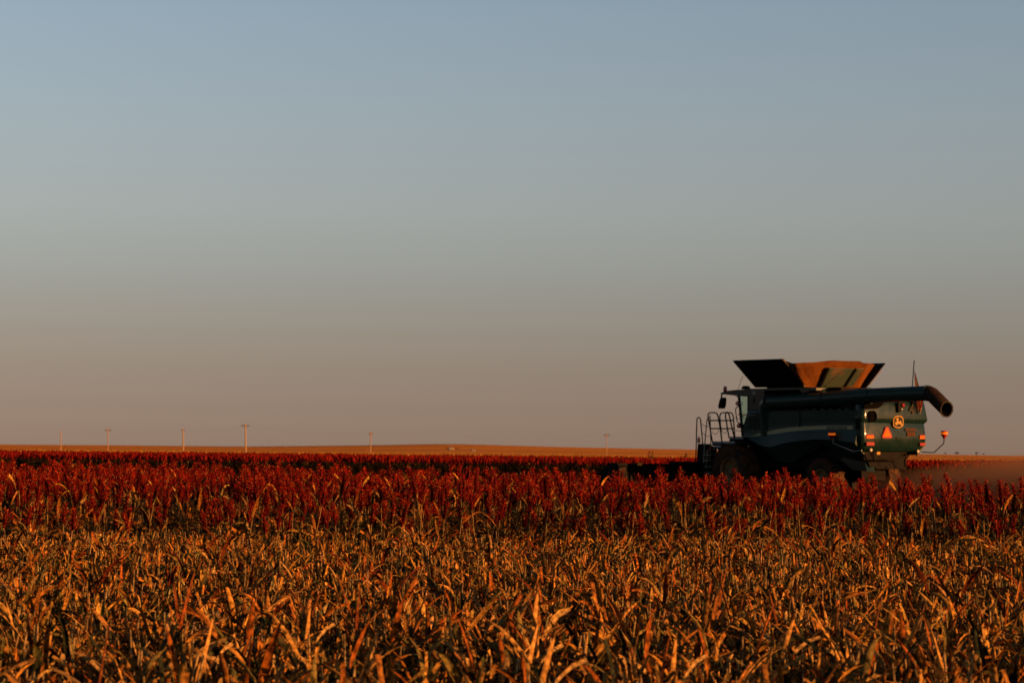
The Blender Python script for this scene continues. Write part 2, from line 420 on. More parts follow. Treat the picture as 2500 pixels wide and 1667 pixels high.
def row_points(rg, y0, y1, xw, spacing, step, ang=R(7), jit=.03):
    """plants drilled in rows that run nearly across the view; xw(y) gives the half width kept"""
    ca, sa = math.cos(ang), math.sin(ang); out = []
    X = 40.0
    for r_ in np.arange(-30, 110, spacing):
        u = np.arange(-X, X, step) + rg.uniform(-step*.4, step*.4, len(np.arange(-X, X, step)))
        x = u*ca - r_*0; y = r_ + u*sa
        x = x + rg.normal(0, jit, len(u)); y = y + rg.normal(0, jit*1.6, len(u))
        k = (y > y0(x)) & (y < y1(x)) & (np.abs(x) < xw(y)) & (rg.random(len(u)) > .12)
        out.append(np.stack([x[k], y[k], np.zeros(k.sum())], 1))
    return np.concatenate(out)

def in_view(P):
    d = P[:, 1]; return (np.abs(P[:, 0]) < 0.2125*d)

def plant_copies(root_name, label, cat, group, temps_parts, pts, rg, mats, scale, tilt):
    """each plant a thing of its own; meshes are shared between copies"""
    protos = []
    for parts in temps_parts:
        ms = []
        for nm, g in parts:
            me = mesh_from_arrays(nm, g[0], g[1], g[2], g[3].clip(0, 1), mats[nm] if nm in mats else M_LEAF)
            ms.append((nm, me))
        protos.append(ms)
    made = {}
    for p in pts:
        k = int(rg.integers(len(protos)))
        s = rg.uniform(*scale); rot = (rg.normal(0, tilt), rg.normal(0, tilt), rg.uniform(0, 6.283))
        if k not in made:
            root = empty(root_name); tag(root, label, cat, group)
            ch = []
            for nm, me in protos[k]:
                o = bpy.data.objects.new(nm, me); COL.objects.link(o); o.parent = root; ch.append(o)
            made[k] = (root, ch)
        else:
            r0, ch0 = made[k]; root = r0.copy(); COL.objects.link(root)
            for c0 in ch0:
                o = c0.copy(); o.parent = root; COL.objects.link(o)
        root.location = p; root.rotation_euler = rot; root.scale = (s, s, s)

# ------------------------------------------------------------------ the crop
rg = np.random.default_rng(11)
BLOCK0 = 33.0
front = lambda x: BLOCK0 + 0.02*x + .45*np.sin(x*1.1 + 1) + .35*np.sin(x*2.7)
back = lambda x: 48.0 - 0.83*x
# standing sorghum, near block
P = row_points(rg, front, back, lambda y: 0.2125*y + 7.5, 0.76, 0.19, R(3), .10)
P = P[rg.random(len(P)) < .35 + .65*np.clip((P[:, 1] - front(P[:, 0]))/1.6, 0, 1)]   # ragged cut edge
P[:, 2] = 0
fr = (P[:, 1] - front(P[:, 0]))
order = np.argsort(np.where(in_view(P), fr, 1e9)); ind = order[:300]; rest = np.ones(len(P), bool); rest[ind] = False
t_ind = [sorghum_plant(rg, 210, 0.0115, 3, low=(.40 if i % 3 == 0 else .58), high=(.66 if i % 3 == 0 else .86)) for i in range(16)]
plant_copies('sorghum_plant', 'sorghum plant with a red grain head in the front rows of the standing crop', 'sorghum plant',
             'sorghum plants along the cut edge of the standing crop', t_ind, P[ind], rg, {'grain_head': M_HEAD}, (.90, 1.18), .09)
R_ = P[rest]; nearm = (R_[:, 1] - front(R_[:, 0])) < 8
t_near = [join_parts(sorghum_plant(rg, 160, 0.0128, 4, 32)) for _ in range(16)]
t_back = [join_parts(sorghum_plant(rg, 110, 0.0145, 2, 28)) for _ in range(12)]
tag(scatter('standing_sorghum', t_near, R_[nearm], rg, M_HEAD, (.88, 1.24), .09),
    'dense standing sorghum with red heads behind the front rows', 'sorghum crop', kind='stuff')
tag(scatter('standing_sorghum', t_back, R_[~nearm], rg, M_HEAD, (.88, 1.26), .08),
    'back rows of the standing red sorghum, their tips against the machine', 'sorghum crop', kind='stuff')

# cut stubble in front
Ps = row_points(rg, lambda x: 10.0 + 0*x, lambda x: front(x) + 1.3, lambda y: 0.2125*y + 6.0, 0.36, 0.115, R(3), .035)
den = np.sin(Ps[:, 0]*1.7 + 2.1*np.sin(Ps[:, 1]*.9))*np.sin(Ps[:, 1]*1.3 + 1.1)
clump = np.sin(Ps[:, 0]*5.1 + 1.3*np.sin(Ps[:, 1]*3.1))*np.sin(Ps[:, 1]*2.3 + np.sin(Ps[:, 0]*2.0))
Ps = Ps[rg.random(len(Ps)) > 0.05 + 0.48*(den < -.34) + .42*(clump < -.20)]
vis = in_view(Ps) & (Ps[:, 1] > 12.0)
order = np.argsort(np.where(vis, Ps[:, 1], 1e9)); ind = order[:300]; rest = np.ones(len(Ps), bool); rest[ind] = False
t_st = [stubble_plant(rg, i % 2 == 0) for i in range(16)]
plant_copies('stubble_plant', 'cut sorghum stubble plant with torn tan leaves in the foreground', 'stubble',
             'nearest stubble plants', t_st, Ps[ind], rg, {}, (.85, 1.15), .10)
t_s2 = [join_parts(stubble_plant(rg, i % 6 == 0)) for i in range(30)]
t_s3 = [join_parts(stubble_plant(rg, i % 2 == 0)) for i in range(20)]
Pr = Ps[rest]; nearr = Pr[:, 1] < 18.5
tag(scatter('stubble', t_s3, Pr[nearr], rg, M_LEAF, (.8, 1.15), .10), 'broad-leaved cut stubble around the nearest plants', 'stubble', kind='stuff')
tag(scatter('stubble', t_s2, Pr[~nearr], rg, M_LEAF, (.75, 1.12), .10), 'cut sorghum stubble between the foreground and the standing crop', 'stubble', kind='stuff')
# torn leaves and chaff on the soil
n = 9000; yy = np.sqrt(rg.uniform(10**2, 34**2, n)); xx = rg.uniform(-1, 1, n)*(0.2125*yy + 6.0)
lit = []
for i in range(12):
    c, tip = leaf_col(rg, .1); lit.append(leaf_geo(rg, (0, 0, rg.uniform(.02, .09)), 0, rg.uniform(-.1, .5), rg.uniform(.1, .35), rg.uniform(.02, .05), rg.uniform(.2, 1.2), rg.normal(0, 1), 4, True, c, tip))
tag(scatter('crop_residue', lit, np.stack([xx, yy, np.zeros(n)], 1), rg, M_LEAF, (.7, 1.2), .2, .3), 'torn leaves and chaff littering the soil', 'crop residue', kind='stuff')

# far block of standing sorghum
def far_plant(rg, full):
    H = rg.uniform(.78, .92); hl = rg.uniform(.26, .34); V, Q, T, C = [], [], [], []
    hc = np.array(GRAIN[rg.integers(3)])*rg.uniform(.45, .8); n_ = 5; prof = [(0, .012), (.25, .045), (.6, .05), (.85, .03), (1, .002)]
    for t, r_ in prof:
        for k in range(n_):
            a = 2*math.pi*k/n_ + t*2; rr = r_*rg.uniform(.7, 1.35); V.append((rr*math.cos(a), rr*math.sin(a), H + hl*t)); C.append(hc*rg.uniform(.7, 1.3))
    Q += [(i*n_+k, i*n_+(k+1) % n_, (i+1)*n_+(k+1) % n_, (i+1)*n_+k) for i in range(4) for k in range(n_)]
    parts = [('h', (np.array(V), np.array(Q), np.zeros((0, 3), int), np.array(C)))]
    if full:  # front plants: self-shade of the stand put in as near-black stalks and leaves
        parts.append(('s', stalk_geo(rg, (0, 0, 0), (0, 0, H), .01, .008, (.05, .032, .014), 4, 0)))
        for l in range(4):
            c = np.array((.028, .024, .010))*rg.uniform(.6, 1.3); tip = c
            parts.append(('l', leaf_geo(rg, (0, 0, rg.uniform(.1, .7)), rg.uniform(0, 6.28), rg.uniform(.4, 1.2), .45, .05, rg.uniform(1.2, 2.6), 0, 3, False, c, tip)))
    return join_parts(parts)
def band(y0, y1, dens, m_):
    n = int((y1-y0)*(0.2125*(y0+y1) + 2*m_)*dens); y = rg.uniform(y0, y1, n); x = rg.uniform(-1, 1, n)*(.2125*y + m_); return np.stack([x, y, 0*x], 1)
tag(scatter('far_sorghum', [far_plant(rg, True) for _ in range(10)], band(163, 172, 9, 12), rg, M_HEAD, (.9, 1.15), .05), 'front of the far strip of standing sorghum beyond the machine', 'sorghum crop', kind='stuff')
tag(scatter('far_sorghum', [far_plant(rg, False) for _ in range(12)], band(172, 236, 3.5, 14), rg, M_HEAD, (.9, 1.2), .05), 'tops of the far strip of red sorghum', 'sorghum crop', kind='stuff')
# golden cut field beyond it
gold = []
for i in range(8):
    V, Q, C = [], [], []
    for b in range(7):
        a = rg.uniform(0, 3.14); x0, y0 = rg.normal(0, .35, 2); h_ = rg.uniform(.25, .6); w_ = .22; k = len(V)
        V += [(x0-w_*math.cos(a), y0-w_*math.sin(a), 0), (x0+w_*math.cos(a), y0+w_*math.sin(a), 0), (x0+w_*.7*math.cos(a), y0+w_*.7*math.sin(a), h_), (x0-w_*.7*math.cos(a), y0-w_*.7*math.sin(a), h_)]
        Q.append((k, k+1, k+2, k+3)); C += [np.array((.56, .29, .05))*rg.uniform(.8, 1.15)]*4
    gold.append((np.array(V), np.array(Q), np.zeros((0, 3), int), np.array(C)))
G = np.concatenate([band(300, 640, .05, 30), band(640, 900, .16, 30), band(900, 1100, .08, 40)]); G[:, 2] = terrain(G[:, 0], G[:, 1])
tag(scatter('golden_stubble', gold, G, rg, M_LEAF, (.8, 1.3), .05), 'golden stubble field beyond the red sorghum', 'stubble', kind='stuff')

# ------------------------------------------------------------------ the combine harvester
# local axes: x forward, y to the driver's left, z up; it drives away to the left
PSI = R(54)
HX = Vector((-math.cos(PSI), math.sin(PSI), 0)); HY = Vector((-math.sin(PSI), -math.cos(PSI), 0)); HZ = Vector((0, 0, 1))
_a = at_depth(2105, 1050, 85.5); _a.z = 0
HO = _a + HX * 6.3 - HY * 1.55
def lp(px, py, p0, n):
    """photograph measurement -> local point on the plane through p0 with normal n"""
    d = ray(px, py); D = Vector((d.dot(HX), d.dot(HY), d.dot(HZ))); c = CAM - HO
    C = Vector((c.dot(HX), c.dot(HY), c.dot(HZ))); n = Vector(n)
    return C + D * ((Vector(p0) - C).dot(n) / D.dot(n))
def Yp(px, py, y): return lp(px, py, (0, y, 0), (0, 1, 0))
def Xp(px, py, x): return lp(px, py, (x, 0, 0), (1, 0, 0))
z1 = lambda a, b: (1480 + .37415 * a, 850 + .37433 * b)      # measurements taken on enlarged crops
z2 = lambda a, b: (1680 + .16580 * a, 920 + .16582 * b)
z6 = lambda a, b: (2060 + .12758 * a, 940 + .12758 * b)
zp = lambda a, b: (1680 + .12121 * a, 990 + .12117 * b)
MID = -0.1
mirror = lambda P: [Vector((p[0], 2 * MID - p[1], p[2])) for p in P]

GREEN = new_mat('green_paint', (0.0095, 0.0270, 0.0170), 0.36, 0, .16, .05, noise=(1.6, (0.018, 0.0260, 0.0165), .45, .8))
GREEN2 = new_mat('green_paint_dusty', (0.0030, 0.0108, 0.0100), 0.20, 0, .05, .25, noise=(2.2, (0.0050, 0.0125, 0.0105), .42, .75))
BLACK = new_mat('black_plastic', (0.003, 0.003, 0.003), 0.5, spec=.03, noise=(3, (0.006, 0.0045, 0.003), .5, .8))
DARK = new_mat('dark_steel', (0.003, 0.0025, 0.002), 0.6, spec=.04, noise=(3, (0.007, 0.0035, 0.0018), .5, .8))
RUBBER = new_mat('tyre_rubber', (0.010, 0.009, 0.008), 0.85, spec=.1, noise=(4, (0.060, 0.026, 0.011), .35, .62))
RIM = new_mat('yellow_rim', (0.16, 0.08, 0.012), 0.6, noise=(3, (0.05, 0.03, 0.013), .4, .7))
YELLOW = new_mat('yellow_decal', (0.55, 0.42, 0.10), 0.5)
STRIPE = new_mat('pale_yellow_stripe', (0.22, 0.21, 0.09), 0.5)
PALE = new_mat('pale_lettering', (0.12, 0.12, 0.09), 0.6)
INK = new_mat('black_lettering', (0.005, 0.003, 0.002), 0.6, spec=.1)
BADGEY = new_mat('badge_yellow', (0.24, 0.13, 0.02), 0.5, spec=.1)
ORANGE = new_mat('orange_reflector', (0.55, 0.075, 0.002), 0.5, spec=.06)
SUNAMBER = new_mat('sun_glow_amber', (0.75, 0.115, 0.004), 0.5, spec=.06, emit=((1.0, .20, .012), .16))  # weak emission stands in for sunlight on the amber band
REDR = new_mat('red_lens', (0.15, 0.003, 0.0015), 0.3, spec=.1, coat=.25)
REDBEACON = new_mat('red_beacon', (0.30, 0.01, 0.006), 0.25, coat=.5)
AMBER = new_mat('amber_lens', (0.55, 0.10, 0.008), 0.25, coat=.5)
LAMPM = new_mat('lamp_glass', (0.30, 0.25, 0.18), 0.2, coat=.6)
PITCH = new_mat('recess_shade_black', (0.0012, 0.001, 0.001), 0.8, spec=.02)  # shade of the notch and spout mouth put into a near-black base
SILVER = new_mat('galvanised', (0.12, 0.13, 0.13), 0.5, .3)
TARP = new_mat('orange_tarp', (0.105, 0.034, 0.0035), 0.85, spec=.1, noise=(3.5, (0.062, 0.017, 0.002), .40, .70))
BOOT = new_mat('rubber_spout', (0.010, 0.006, 0.004), 0.6, spec=.15, noise=(2, (0.024, 0.009, 0.004), .4, .8))
GREEN3 = new_mat('dull_green_flap', (0.020, 0.032, 0.020), 0.6, noise=(1.3, (0.07, 0.030, 0.006), .50, .68))
GLASS = bpy.data.materials.new('cab_glass'); GLASS.use_nodes = True
_n = GLASS.node_tree; _o = _n.nodes['Material Output']
_t = _n.nodes.new('ShaderNodeBsdfTransparent'); _t.inputs[0].default_value = (0.82, 0.94, 0.90, 1)
_g = _n.nodes.new('ShaderNodeBsdfGlossy'); _g.inputs['Roughness'].default_value = 0.03
_x = _n.nodes.new('ShaderNodeMixShader'); _x.inputs[0].default_value = 0.10
_n.links.new(_t.outputs[0], _x.inputs[1]); _n.links.new(_g.outputs[0], _x.inputs[2]); _n.links.new(_x.outputs[0], _o.inputs[0])

CH = empty('combine_harvester', HO); CH.rotation_euler = (0, 0, math.atan2(HX.y, HX.x))
tag(CH, 'dusty dark green combine harvester driving away behind the standing sorghum', 'combine harvester')
def text_mesh(txt, size, thick, grow=0.0):
    cu = bpy.data.curves.new('txt', 'FONT'); cu.body = txt; cu.size = size; cu.extrude = thick; cu.offset = grow; cu.align_x = 'CENTER'; cu.align_y = 'CENTER'
    o = bpy.data.objects.new('txt', cu); COL.objects.link(o); bpy.context.view_layer.update()
    me = bpy.data.meshes.new_from_object(o.evaluated_get(bpy.context.evaluated_depsgraph_get()))
    COL.objects.unlink(o); bpy.data.objects.remove(o); return me
def lettering(name, txt, size, loc, rot, mat, parent, sx=1.0, bold=0.0):
    me = text_mesh(txt, size, .003, bold); me.materials.clear(); me.materials.append(mat)
    o = bpy.data.objects.new(name, me); COL.objects.link(o); o.parent = parent
    o.location = loc; o.rotation_euler = rot; o.scale = (sx, 1, 1); return o
ROT_L = (R(90), 0, R(180))      # faces the driver's left
ROT_R = (R(90), 0, R(-90))      # faces the rear

# chassis and threshing body (dark core behind the panels)
b = MB(); b.box((-5.6, MID-1.25, 1.15), (0.1, MID+1.2, 3.2)); b.box((-5.2, MID-.6, .75), (1.0, MID+.6, 1.2))
b.box((0.35, MID-1.3, .8), (.85, MID+1.3, 1.15)); b.box((-4.35, MID-1.2, .65), (-4.05, MID+1.2, .9))
b.build('chassis', DARK, CH)

# side panels: main face, tucked-in skirt below a crease
top_ = [z1(930, 402), z1(1262, 402), z1(1480, 401), z1(1680, 401)]
crease = [z1(892, 590), z1(960, 600), z1(1004, 626), z1(1071, 646), z1(1199, 612), z1(1300, 600), z1(1390, 593), z1(1540, 600), z1(1668, 622)]
skirt = [z1(945, 606), z1(975, 618), z1(1010, 655), z1(1075, 742), z1(1180, 746), z1(1262, 690), z1(1400, 636), z1(1515, 694), z1(1668, 690)]
def side_panel(flip):
    f = (lambda P: mirror(P)) if flip else (lambda P: P)
    Y0 = 1.55
    T = [Yp(*p, Y0) for p in top_]; C = [Yp(*p, Y0) for p in crease]; S = [Yp(*p, Y0) for p in skirt]
    S = [Vector((p.x, Y0 - .30, p.z)) for p in S]
    # crowned main face: add a mid line a few centimetres proud
    b = MB(); n = 24
    def resamp(L, n):
        d = [0]
        for i in range(1, len(L)): d.append(d[-1] + (L[i]-L[i-1]).length)
        out = []
        for k in range(n):
            t = d[-1]*k/(n-1); j = 0
            while j < len(d)-2 and d[j+1] < t: j += 1
            u = (t-d[j])/max(1e-6, d[j+1]-d[j]); out.append(L[j].lerp(L[j+1], u))
        return out
    lim = lambda Lst: [Vector((max(p.x, -6.07), p.y, p.z)) for p in Lst]
    Tn, Cn, Sn = lim(resamp(T, n)), lim(resamp(C, n)), lim(resamp(S, n))
    # the face leans out above the stripe and swells below it, so the stripe lies in a shallow fold
    SM = [Yp(*p, Y0) for p in (z1(890, 582), z1(930, 579), z1(1000, 563), z1(1100, 544), z1(1200, 530), z1(1300, 522), z1(1450, 516), z1(1680, 515))]
    SM.sort(key=lambda p: p.x); sxs = [p.x for p in SM]; szs = [p.z for p in SM]
    rows = []
    for w_ in (0, .06, .3, .65, .97, 1.03, 1.3, 1.65, 1.95, 2.0):
        row = []
        for a, c in zip(Tn, Cn):
            zs = float(np.interp(a.x*.5 + c.x*.5, sxs, szs)); vs = min(.97, max(.1, (a.z - zs)/max(.05, a.z - c.z)))
            v = w_*vs if w_ <= 1 else vs + (w_-1)*(1-vs)
            off = .045 - .06*w_ if w_ <= 1 else -.015 + .13*(w_-1)**.8
            if w_ == 0: off = .0
            row.append(a.lerp(c, v) + Vector((0, off, 0)))
        rows.append(row)
    rows.append([c.lerp(s_, .5) + Vector((0, .07, 0)) for c, s_ in zip(Cn, Sn)]); rows.append(Sn)
    inner = [Vector((p.x, 1.2, p.z)) for p in Sn]; topin = [Vector((p.x, 1.2, p.z)) for p in Tn]
    rows = [topin] + rows + [inner]
    V = [q for r_ in rows for q in f(r_)]
    F = [(i*n+k, i*n+k+1, (i+1)*n+k+1, (i+1)*n+k) if not flip else (i*n+k, (i+1)*n+k, (i+1)*n+k+1, i*n+k+1) for i in range(len(rows)-1) for k in range(n-1)]
    b.add(V, F)
    for k in (0, n-1): b.add([f([r_[k]])[0] for r_ in rows], [tuple(range(len(rows)))])
    return b.build('side_panel', GREEN, CH, smooth=True)
sp_l = side_panel(False); sp_r = side_panel(True)
def on_panel(pts, y=1.556): return [Yp(*p, y) for p in pts]
# stripe along the side
up = [z1(930, 579), z1(1000, 556), z1(1100, 531), z1(1200, 516), z1(1300, 509), z1(1450, 504), z1(1611, 505)]
dn = [z1(930, 581), z1(1000, 570), z1(1100, 557), z1(1200, 544), z1(1300, 536), z1(1450, 529), z1(1611, 528)]
b = MB(); U, D_ = on_panel(up), on_panel(dn)
for i in range(len(U)-1):
    b.slab([U[i], U[i+1], D_[i+1], D_[i]], (0, .006, 0))
b.build('stripe', STRIPE, sp_l)
b = MB(); s0 = on_panel([z1(1262, 404), z1(1262, 515)], 1.588); b.slab([s0[0] + Vector((.012, -.01, 0)), s0[0] - Vector((.012, .01, 0)), s0[1] - Vector((.012, .01, 0)), s0[1] + Vector((.012, -.01, 0))], (0, .02, 0))
b.build('panel_gap', INK, sp_l)
c0 = on_panel([z1(1506, 519)])[0]; lettering('maker_lettering', 'JOHN DEERE', .15, c0 + Vector((0, .010, 0)), ROT_L, INK, sp_l, 1.25)
c0 = on_panel([z1(955, 537)], 1.57)[0]; lettering('model_lettering', 'S680', .12, c0 + Vector((0, .010, 0)), ROT_L, PALE, sp_l, 1.0)
# dark intake grille at the front of the panel
b = MB()
for i in range(7):
    p = on_panel([z1(935, 425 + i*16), z1(1015, 425 + i*16)], 1.590); b.slab([p[0], p[1], p[1] - Vector((0, 0, .035)), p[0] - Vector((0, 0, .035))], (0, .010, 0))
b.build('vent_slats', BLACK, sp_l)

# upper body: numbered box behind the cab, auger recess, tank walls
b = MB(); q = [Yp(*z1(*p), 1.45) for p in ((930, 263), (1032, 263), (1032, 399), (930, 399))]
b.slab(q, (0, -2.9 - 2*MID*0, 0)); nb = b.build('cab_rear_box', GREEN2, CH)
c0 = Yp(*z1(962, 345), 1.455); lettering('number_four', '4', .42, c0, ROT_L, INK, nb, .85)
c0 = Yp(*z1(964, 292), 1.455); b = MB(); b.box((c0.x-.11, 1.452, c0.z-.07), (c0.x+.11, 1.46, c0.z+.07)); b.build('white_sticker', PALE, nb)
zr = q[0].z; xr0 = q[1].x
b = MB(); b.box((-4.5, MID-.95, 3.1), (xr0-.002, MID+.95, zr)); b.build('grain_tank_body', BLACK, CH)
b = MB(); e0 = Yp(*z1(1362, 262), 1.45)
b.slab([Vector((xr0-.002, 1.45, zr)), Vector((-3.55, 1.45, zr)), Vector((-3.45, 1.45, zr-.16)), Vector((-3.1, 1.45, zr-.20)), Vector((-2.9, 1.45, zr-.08)), Vector((xr0-.002, 1.45, zr-.08))], (0, -2.9, 0))
b.build('tank_rim', GREEN2, CH)
b = MB()
for x_ in (-1.2, -2.3, -3.4): b.box((x_, 1.0, 3.22), (x_+.10, 1.3, 3.34))
b.build('auger_cradle', DARK, CH)
b = MB(); rgc = random.Random(4)
for k in range(10):
    x_ = -1.5 - k*.42; b.tube([(x_, 1.2, 3.24), (x_+.05, 1.32, 3.27), (x_-.05, 1.36, 3.22)], .035, 6)
b.build('bolts', SILVER, CH)

# grain tank covers: four leaves folded up and outward, cloth gussets between them
ZB, ZT = zr + .005, 5.12
xf, xb, yl, yr = -.62, -3.22, 1.42, 2*MID - 1.42
OUT = 1.06
L0, L1, L2, L3 = Yp(1845, 946, yl), Vector((xb, yl, ZB)), Yp(1912, 877.5, yl+OUT), Yp(1790, 881.5, yl+OUT)
def plate(pts, off, name, mat): 
    b = MB(); b.slab(pts, off); return b.build(name, mat, tankc)
tankc = MB().slab([Vector((xf, yl, ZB-.06)), Vector((xb, yl, ZB-.06)), Vector((xb, yr, ZB-.06)), Vector((xf, yr, ZB-.06))], (0, 0, .05)).build('tank_covers', GREEN2, CH)
lc_ = Vector((0, -.03, .03))
plate([L0, L1, L2, L3], lc_, 'cover_panel', BLACK)
plate([Vector((p.x, 2*MID-p.y, p.z)) for p in (L0, L3, L2, L1)], (0, .03, .03), 'cover_panel', BLACK)
F0, F1 = Vector((xf, yl-.5, ZB)), Vector((xf, yr+.5, ZB)); plate([F0, Vector((xf+OUT, yl-.4, ZT-.1)), Vector((xf+OUT, yr+.4, ZT-.1)), F1], (-.03, 0, .03), 'cover_panel', BLACK)
# edge strips in light metal on the near cover
b = MB(); b.tube([L1 + Vector((0, .012, .01)), L2 + Vector((0, .012, .01))], .018, 6); b.tube([L0 + Vector((0, .012, .01)), L3 + Vector((0, .012, .01))], .016, 6); b.build('edge_strip', RIM, tankc)
# rear leaf on a plane leaning back
RN = Vector((-ZT + ZB, 0, -OUT)).normalized(); RP = Vector((xb, 0, ZB))
rear = lambda px, py: lp(px, py, RP, RN)
zt = lambda a, b_: (1980 + .08929 * a, 870 + .08929 * b_)
gp = [rear(*zt(*p)) for p in ((250, 835), (490, 310), (1445, 335), (1130, 800))]
plate(gp, RN*.035, 'cover_panel', GREEN3)
b = MB()
for p, q_, w_ in (((205, 850), (455, 300), .06), ((905, 800), (1205, 325), .05)):
    b = MB(); A_, B_ = rear(*zt(*p)), rear(*zt(*q_)); d_ = Vector((0, w_, 0)); b.slab([A_ - d_, A_ + d_, B_ + d_, B_ - d_], RN*.075); b.build('cover_rib', BLACK, tankc)
# cloth gusset: from the rear edge of the near cover round the back to the far cover
N_ = 40; rows = []
tops = [(0.0, L2 + Vector((-.03, -.05, -.03)))]
for px, py in ((1935, 886), (1960, 884), (1990, 883), (2027, 878.5), (2060, 880), (2098, 880.5), (2108, 885), (2122, 886)):
    tops.append((0, lp(px, py, RP + Vector((.05, 0, 0)), RN)))
tops.append((0, Vector((xb+.55, 2*MID-yl-OUT+.04, ZT-.06))))
tops = [p for _, p in tops]
bots = [Vector((xb+.02, yl-.03, ZB))] + [Vector((xb+.03, yl-.06 - (yl-yr-.12)*k/9, ZB)) for k in range(0, 9)] + [Vector((xb+.35, yr-.02, ZB))]
b = MB(); nr = 9; V = []; rc = random.Random(2)
def rs(Lst, n):
    out = []
    for k in range(n):
        t = k/(n-1)*(len(Lst)-1); j = min(int(t), len(Lst)-2); out.append(Lst[j].lerp(Lst[j+1], t-j))
    return out
Tn, Bn = rs(tops, N_), rs(bots, N_)
for i in range(nr):
    v = i/(nr-1)
    for k in range(N_):
        p = Bn[k].lerp(Tn[k], v); sag = math.sin(math.pi*v)*(.04 + .022*math.sin(k*.9) + .018*math.sin(k*2.3+v*5))
        p = p - RN*(.05*math.sin(math.pi*min(1, k/9)) if k < 9 else 0)*math.sin(math.pi*v) - RN*(-.02) + RN*(-sag*.6)
        V.append(p)
b.add(V, [(i*N_+k, i*N_+k+1, (i+1)*N_+k+1, (i+1)*N_+k) for i in range(nr-1) for k in range(N_-1)])
b.build('cloth_gusset', TARP, tankc, smooth=True)
b = MB(); A_, B_ = Vector((xb-.05, yr-.05, ZB+.05)), Vector((xb-.06, yr-OUT+.12, ZT-.12)); b.tube([A_.lerp(B_, .12), A_.lerp(B_,   .8)], .012, 6); b.build('gas_strut', RIM, tankc)
b = MB(); b.box((xb-.6, yr-.05, ZB-.12), (xb+.05, yl+.02, ZB-.03)); b.build('rear_ledge', GREEN3, tankc)

# unloading auger folded back along the left side
A0 = Yp(*z1(1100, 350), 1.62); A1 = Yp(*z1(1420, 331), 1.50); A2 = Yp(*z1(1720, 309), 1.30); A3 = Yp(*z1(2098, 293), .95)
aug = MB().tube([A0 + (A0-A1)*.10, A0, A1], .245, 28).build('unloading_auger', GREEN, CH, smooth=True)
b = MB(); b.tube([A1, A2, A3], .262, 28); b.build('outer_tube', GREEN, aug, smooth=True)
ad = (A3-A2).normalized()
b = MB()
for t in (A1, A2): b.tube([t - ad*.05, t + ad*.05], .285, 28)
b.tube([A3 - ad*.04, A3 + ad*.02], .280, 28); b.build('flange', GREEN, aug, smooth=True)
b = MB(); b.tube([A0 + Vector((.25, 0, 0)), A0 + Vector((.55, -.12, -.1)), A0 + Vector((.65, -.25, -.6)), A0 + Vector((.65, -.3, -1.2))], .30, 20); b.build('elbow', GREEN, aug, smooth=True)
# spout: bends down, cut off upright so that its oval mouth looks back
S_end = Yp(*z1(2222, 398), A3.y - .10); mouth_n = Vector((-1, .10, -.12)).normalized()
def ring_at(c, d, r, n=28):
    d = d.normalized(); u = (HZ - d*d.dot(HZ)).normalized(); v = d.cross(u)
    return [c + (u*math.cos(2*math.pi*k/n) + v*math.sin(2*math.pi*k/n))*r for k in range(n)]
turn = (S_end - A3).normalized()
st = [(A3, ad, .262), (A3.lerp(S_end, .10) + Vector((0, 0, .045)), (ad*.75 + turn*.25), .266), (A3.lerp(S_end, .28) + Vector((0, 0, .075)), (ad*.4 + turn*.6), .268), (A3.lerp(S_end, .55) + Vector((0, 0, .05)), turn, .26), (A3.lerp(S_end, .80) + Vector((0, 0, .02)), turn*.8 + mouth_n*.3, .26), (S_end, mouth_n, .275)]
rg2 = [ring_at(*q_) for q_ in st]; rg2.append(ring_at(S_end, mouth_n, .245)); rg2.append(ring_at(S_end - mouth_n*.01, mouth_n, .268))
b = MB(); b.add([p for r_ in rg2 for p in r_], [(i*28+k, i*28+(k+1) % 28, (i+1)*28+(k+1) % 28, (i+1)*28+k) for i in range(len(rg2)-1) for k in range(28)])
sp_ = b.build('spout', BOOT, aug, smooth=True)
b = MB(); b.tube([S_end - mouth_n*.03, S_end + mouth_n*.012], .283, 28, cap=False); b.build('spout_lip', PITCH, aug, smooth=True)
mr = [ring_at(S_end - mouth_n*.012, mouth_n, .270), ring_at(S_end - mouth_n*.06 - turn*.25, mouth_n, .215), ring_at(S_end - turn*.7, turn, .20)]
b = MB(); b.add([p for r_ in mr for p in r_], [(i*28+k, (i+1)*28+k, (i+1)*28+(k+1) % 28, i*28+(k+1) % 28) for i in range(2) for k in range(28)] + [tuple(2*28+k for k in range(28))])
b.build('spout_mouth', PITCH, aug, smooth=True)

# rear hood: lofted shell with rounded corners, a crease, and a curved-in foot
lev = [(3.74, -1.62, 1.20, -6.12), (3.66, -1.70, 1.30, -6.22), (3.42, -1.72, 1.55, -6.27), (2.96, -1.80, 1.58, -6.32), (2.88, -1.79, 1.58, -6.31), (2.80, -1.70, 1.56, -6.25), (2.45, -1.71, 1.57, -6.30), (2.20, -1.71, 1.57, -6.31), (2.00, -1.65, 1.55, -6.29), (1.88, -1.52, 1.50, -6.25), (1.80, -1.36, 1.42, -6.18)]
b = MB(); rows = []
for (z, y0, y1, x0) in lev:
    rr = .20; ring = [Vector((-5.97, y1, z))]
    for k in range(9):
        a = math.pi/2*k/8; ring.append(Vector((x0 + rr - rr*math.sin(a), y1 - rr + rr*math.cos(a), z)))
    for k in range(9):
        a = math.pi/2*k/8; ring.append(Vector((x0 + rr - rr*math.cos(a), y0 + rr - rr*math.sin(a), z)))
    ring.append(Vector((-5.97, y0, z))); rows.append(ring)
n = len(rows[0]); b.add([p for r_ in rows for p in r_], [(i*n+k, (i+1)*n+k, (i+1)*n+(k+1) % n, i*n+(k+1) % n) for i in range(len(rows)-1) for k in range(n)] + [tuple(range(n)), tuple(range(len(rows)*n-1, (len(rows)-1)*n-1, -1))])
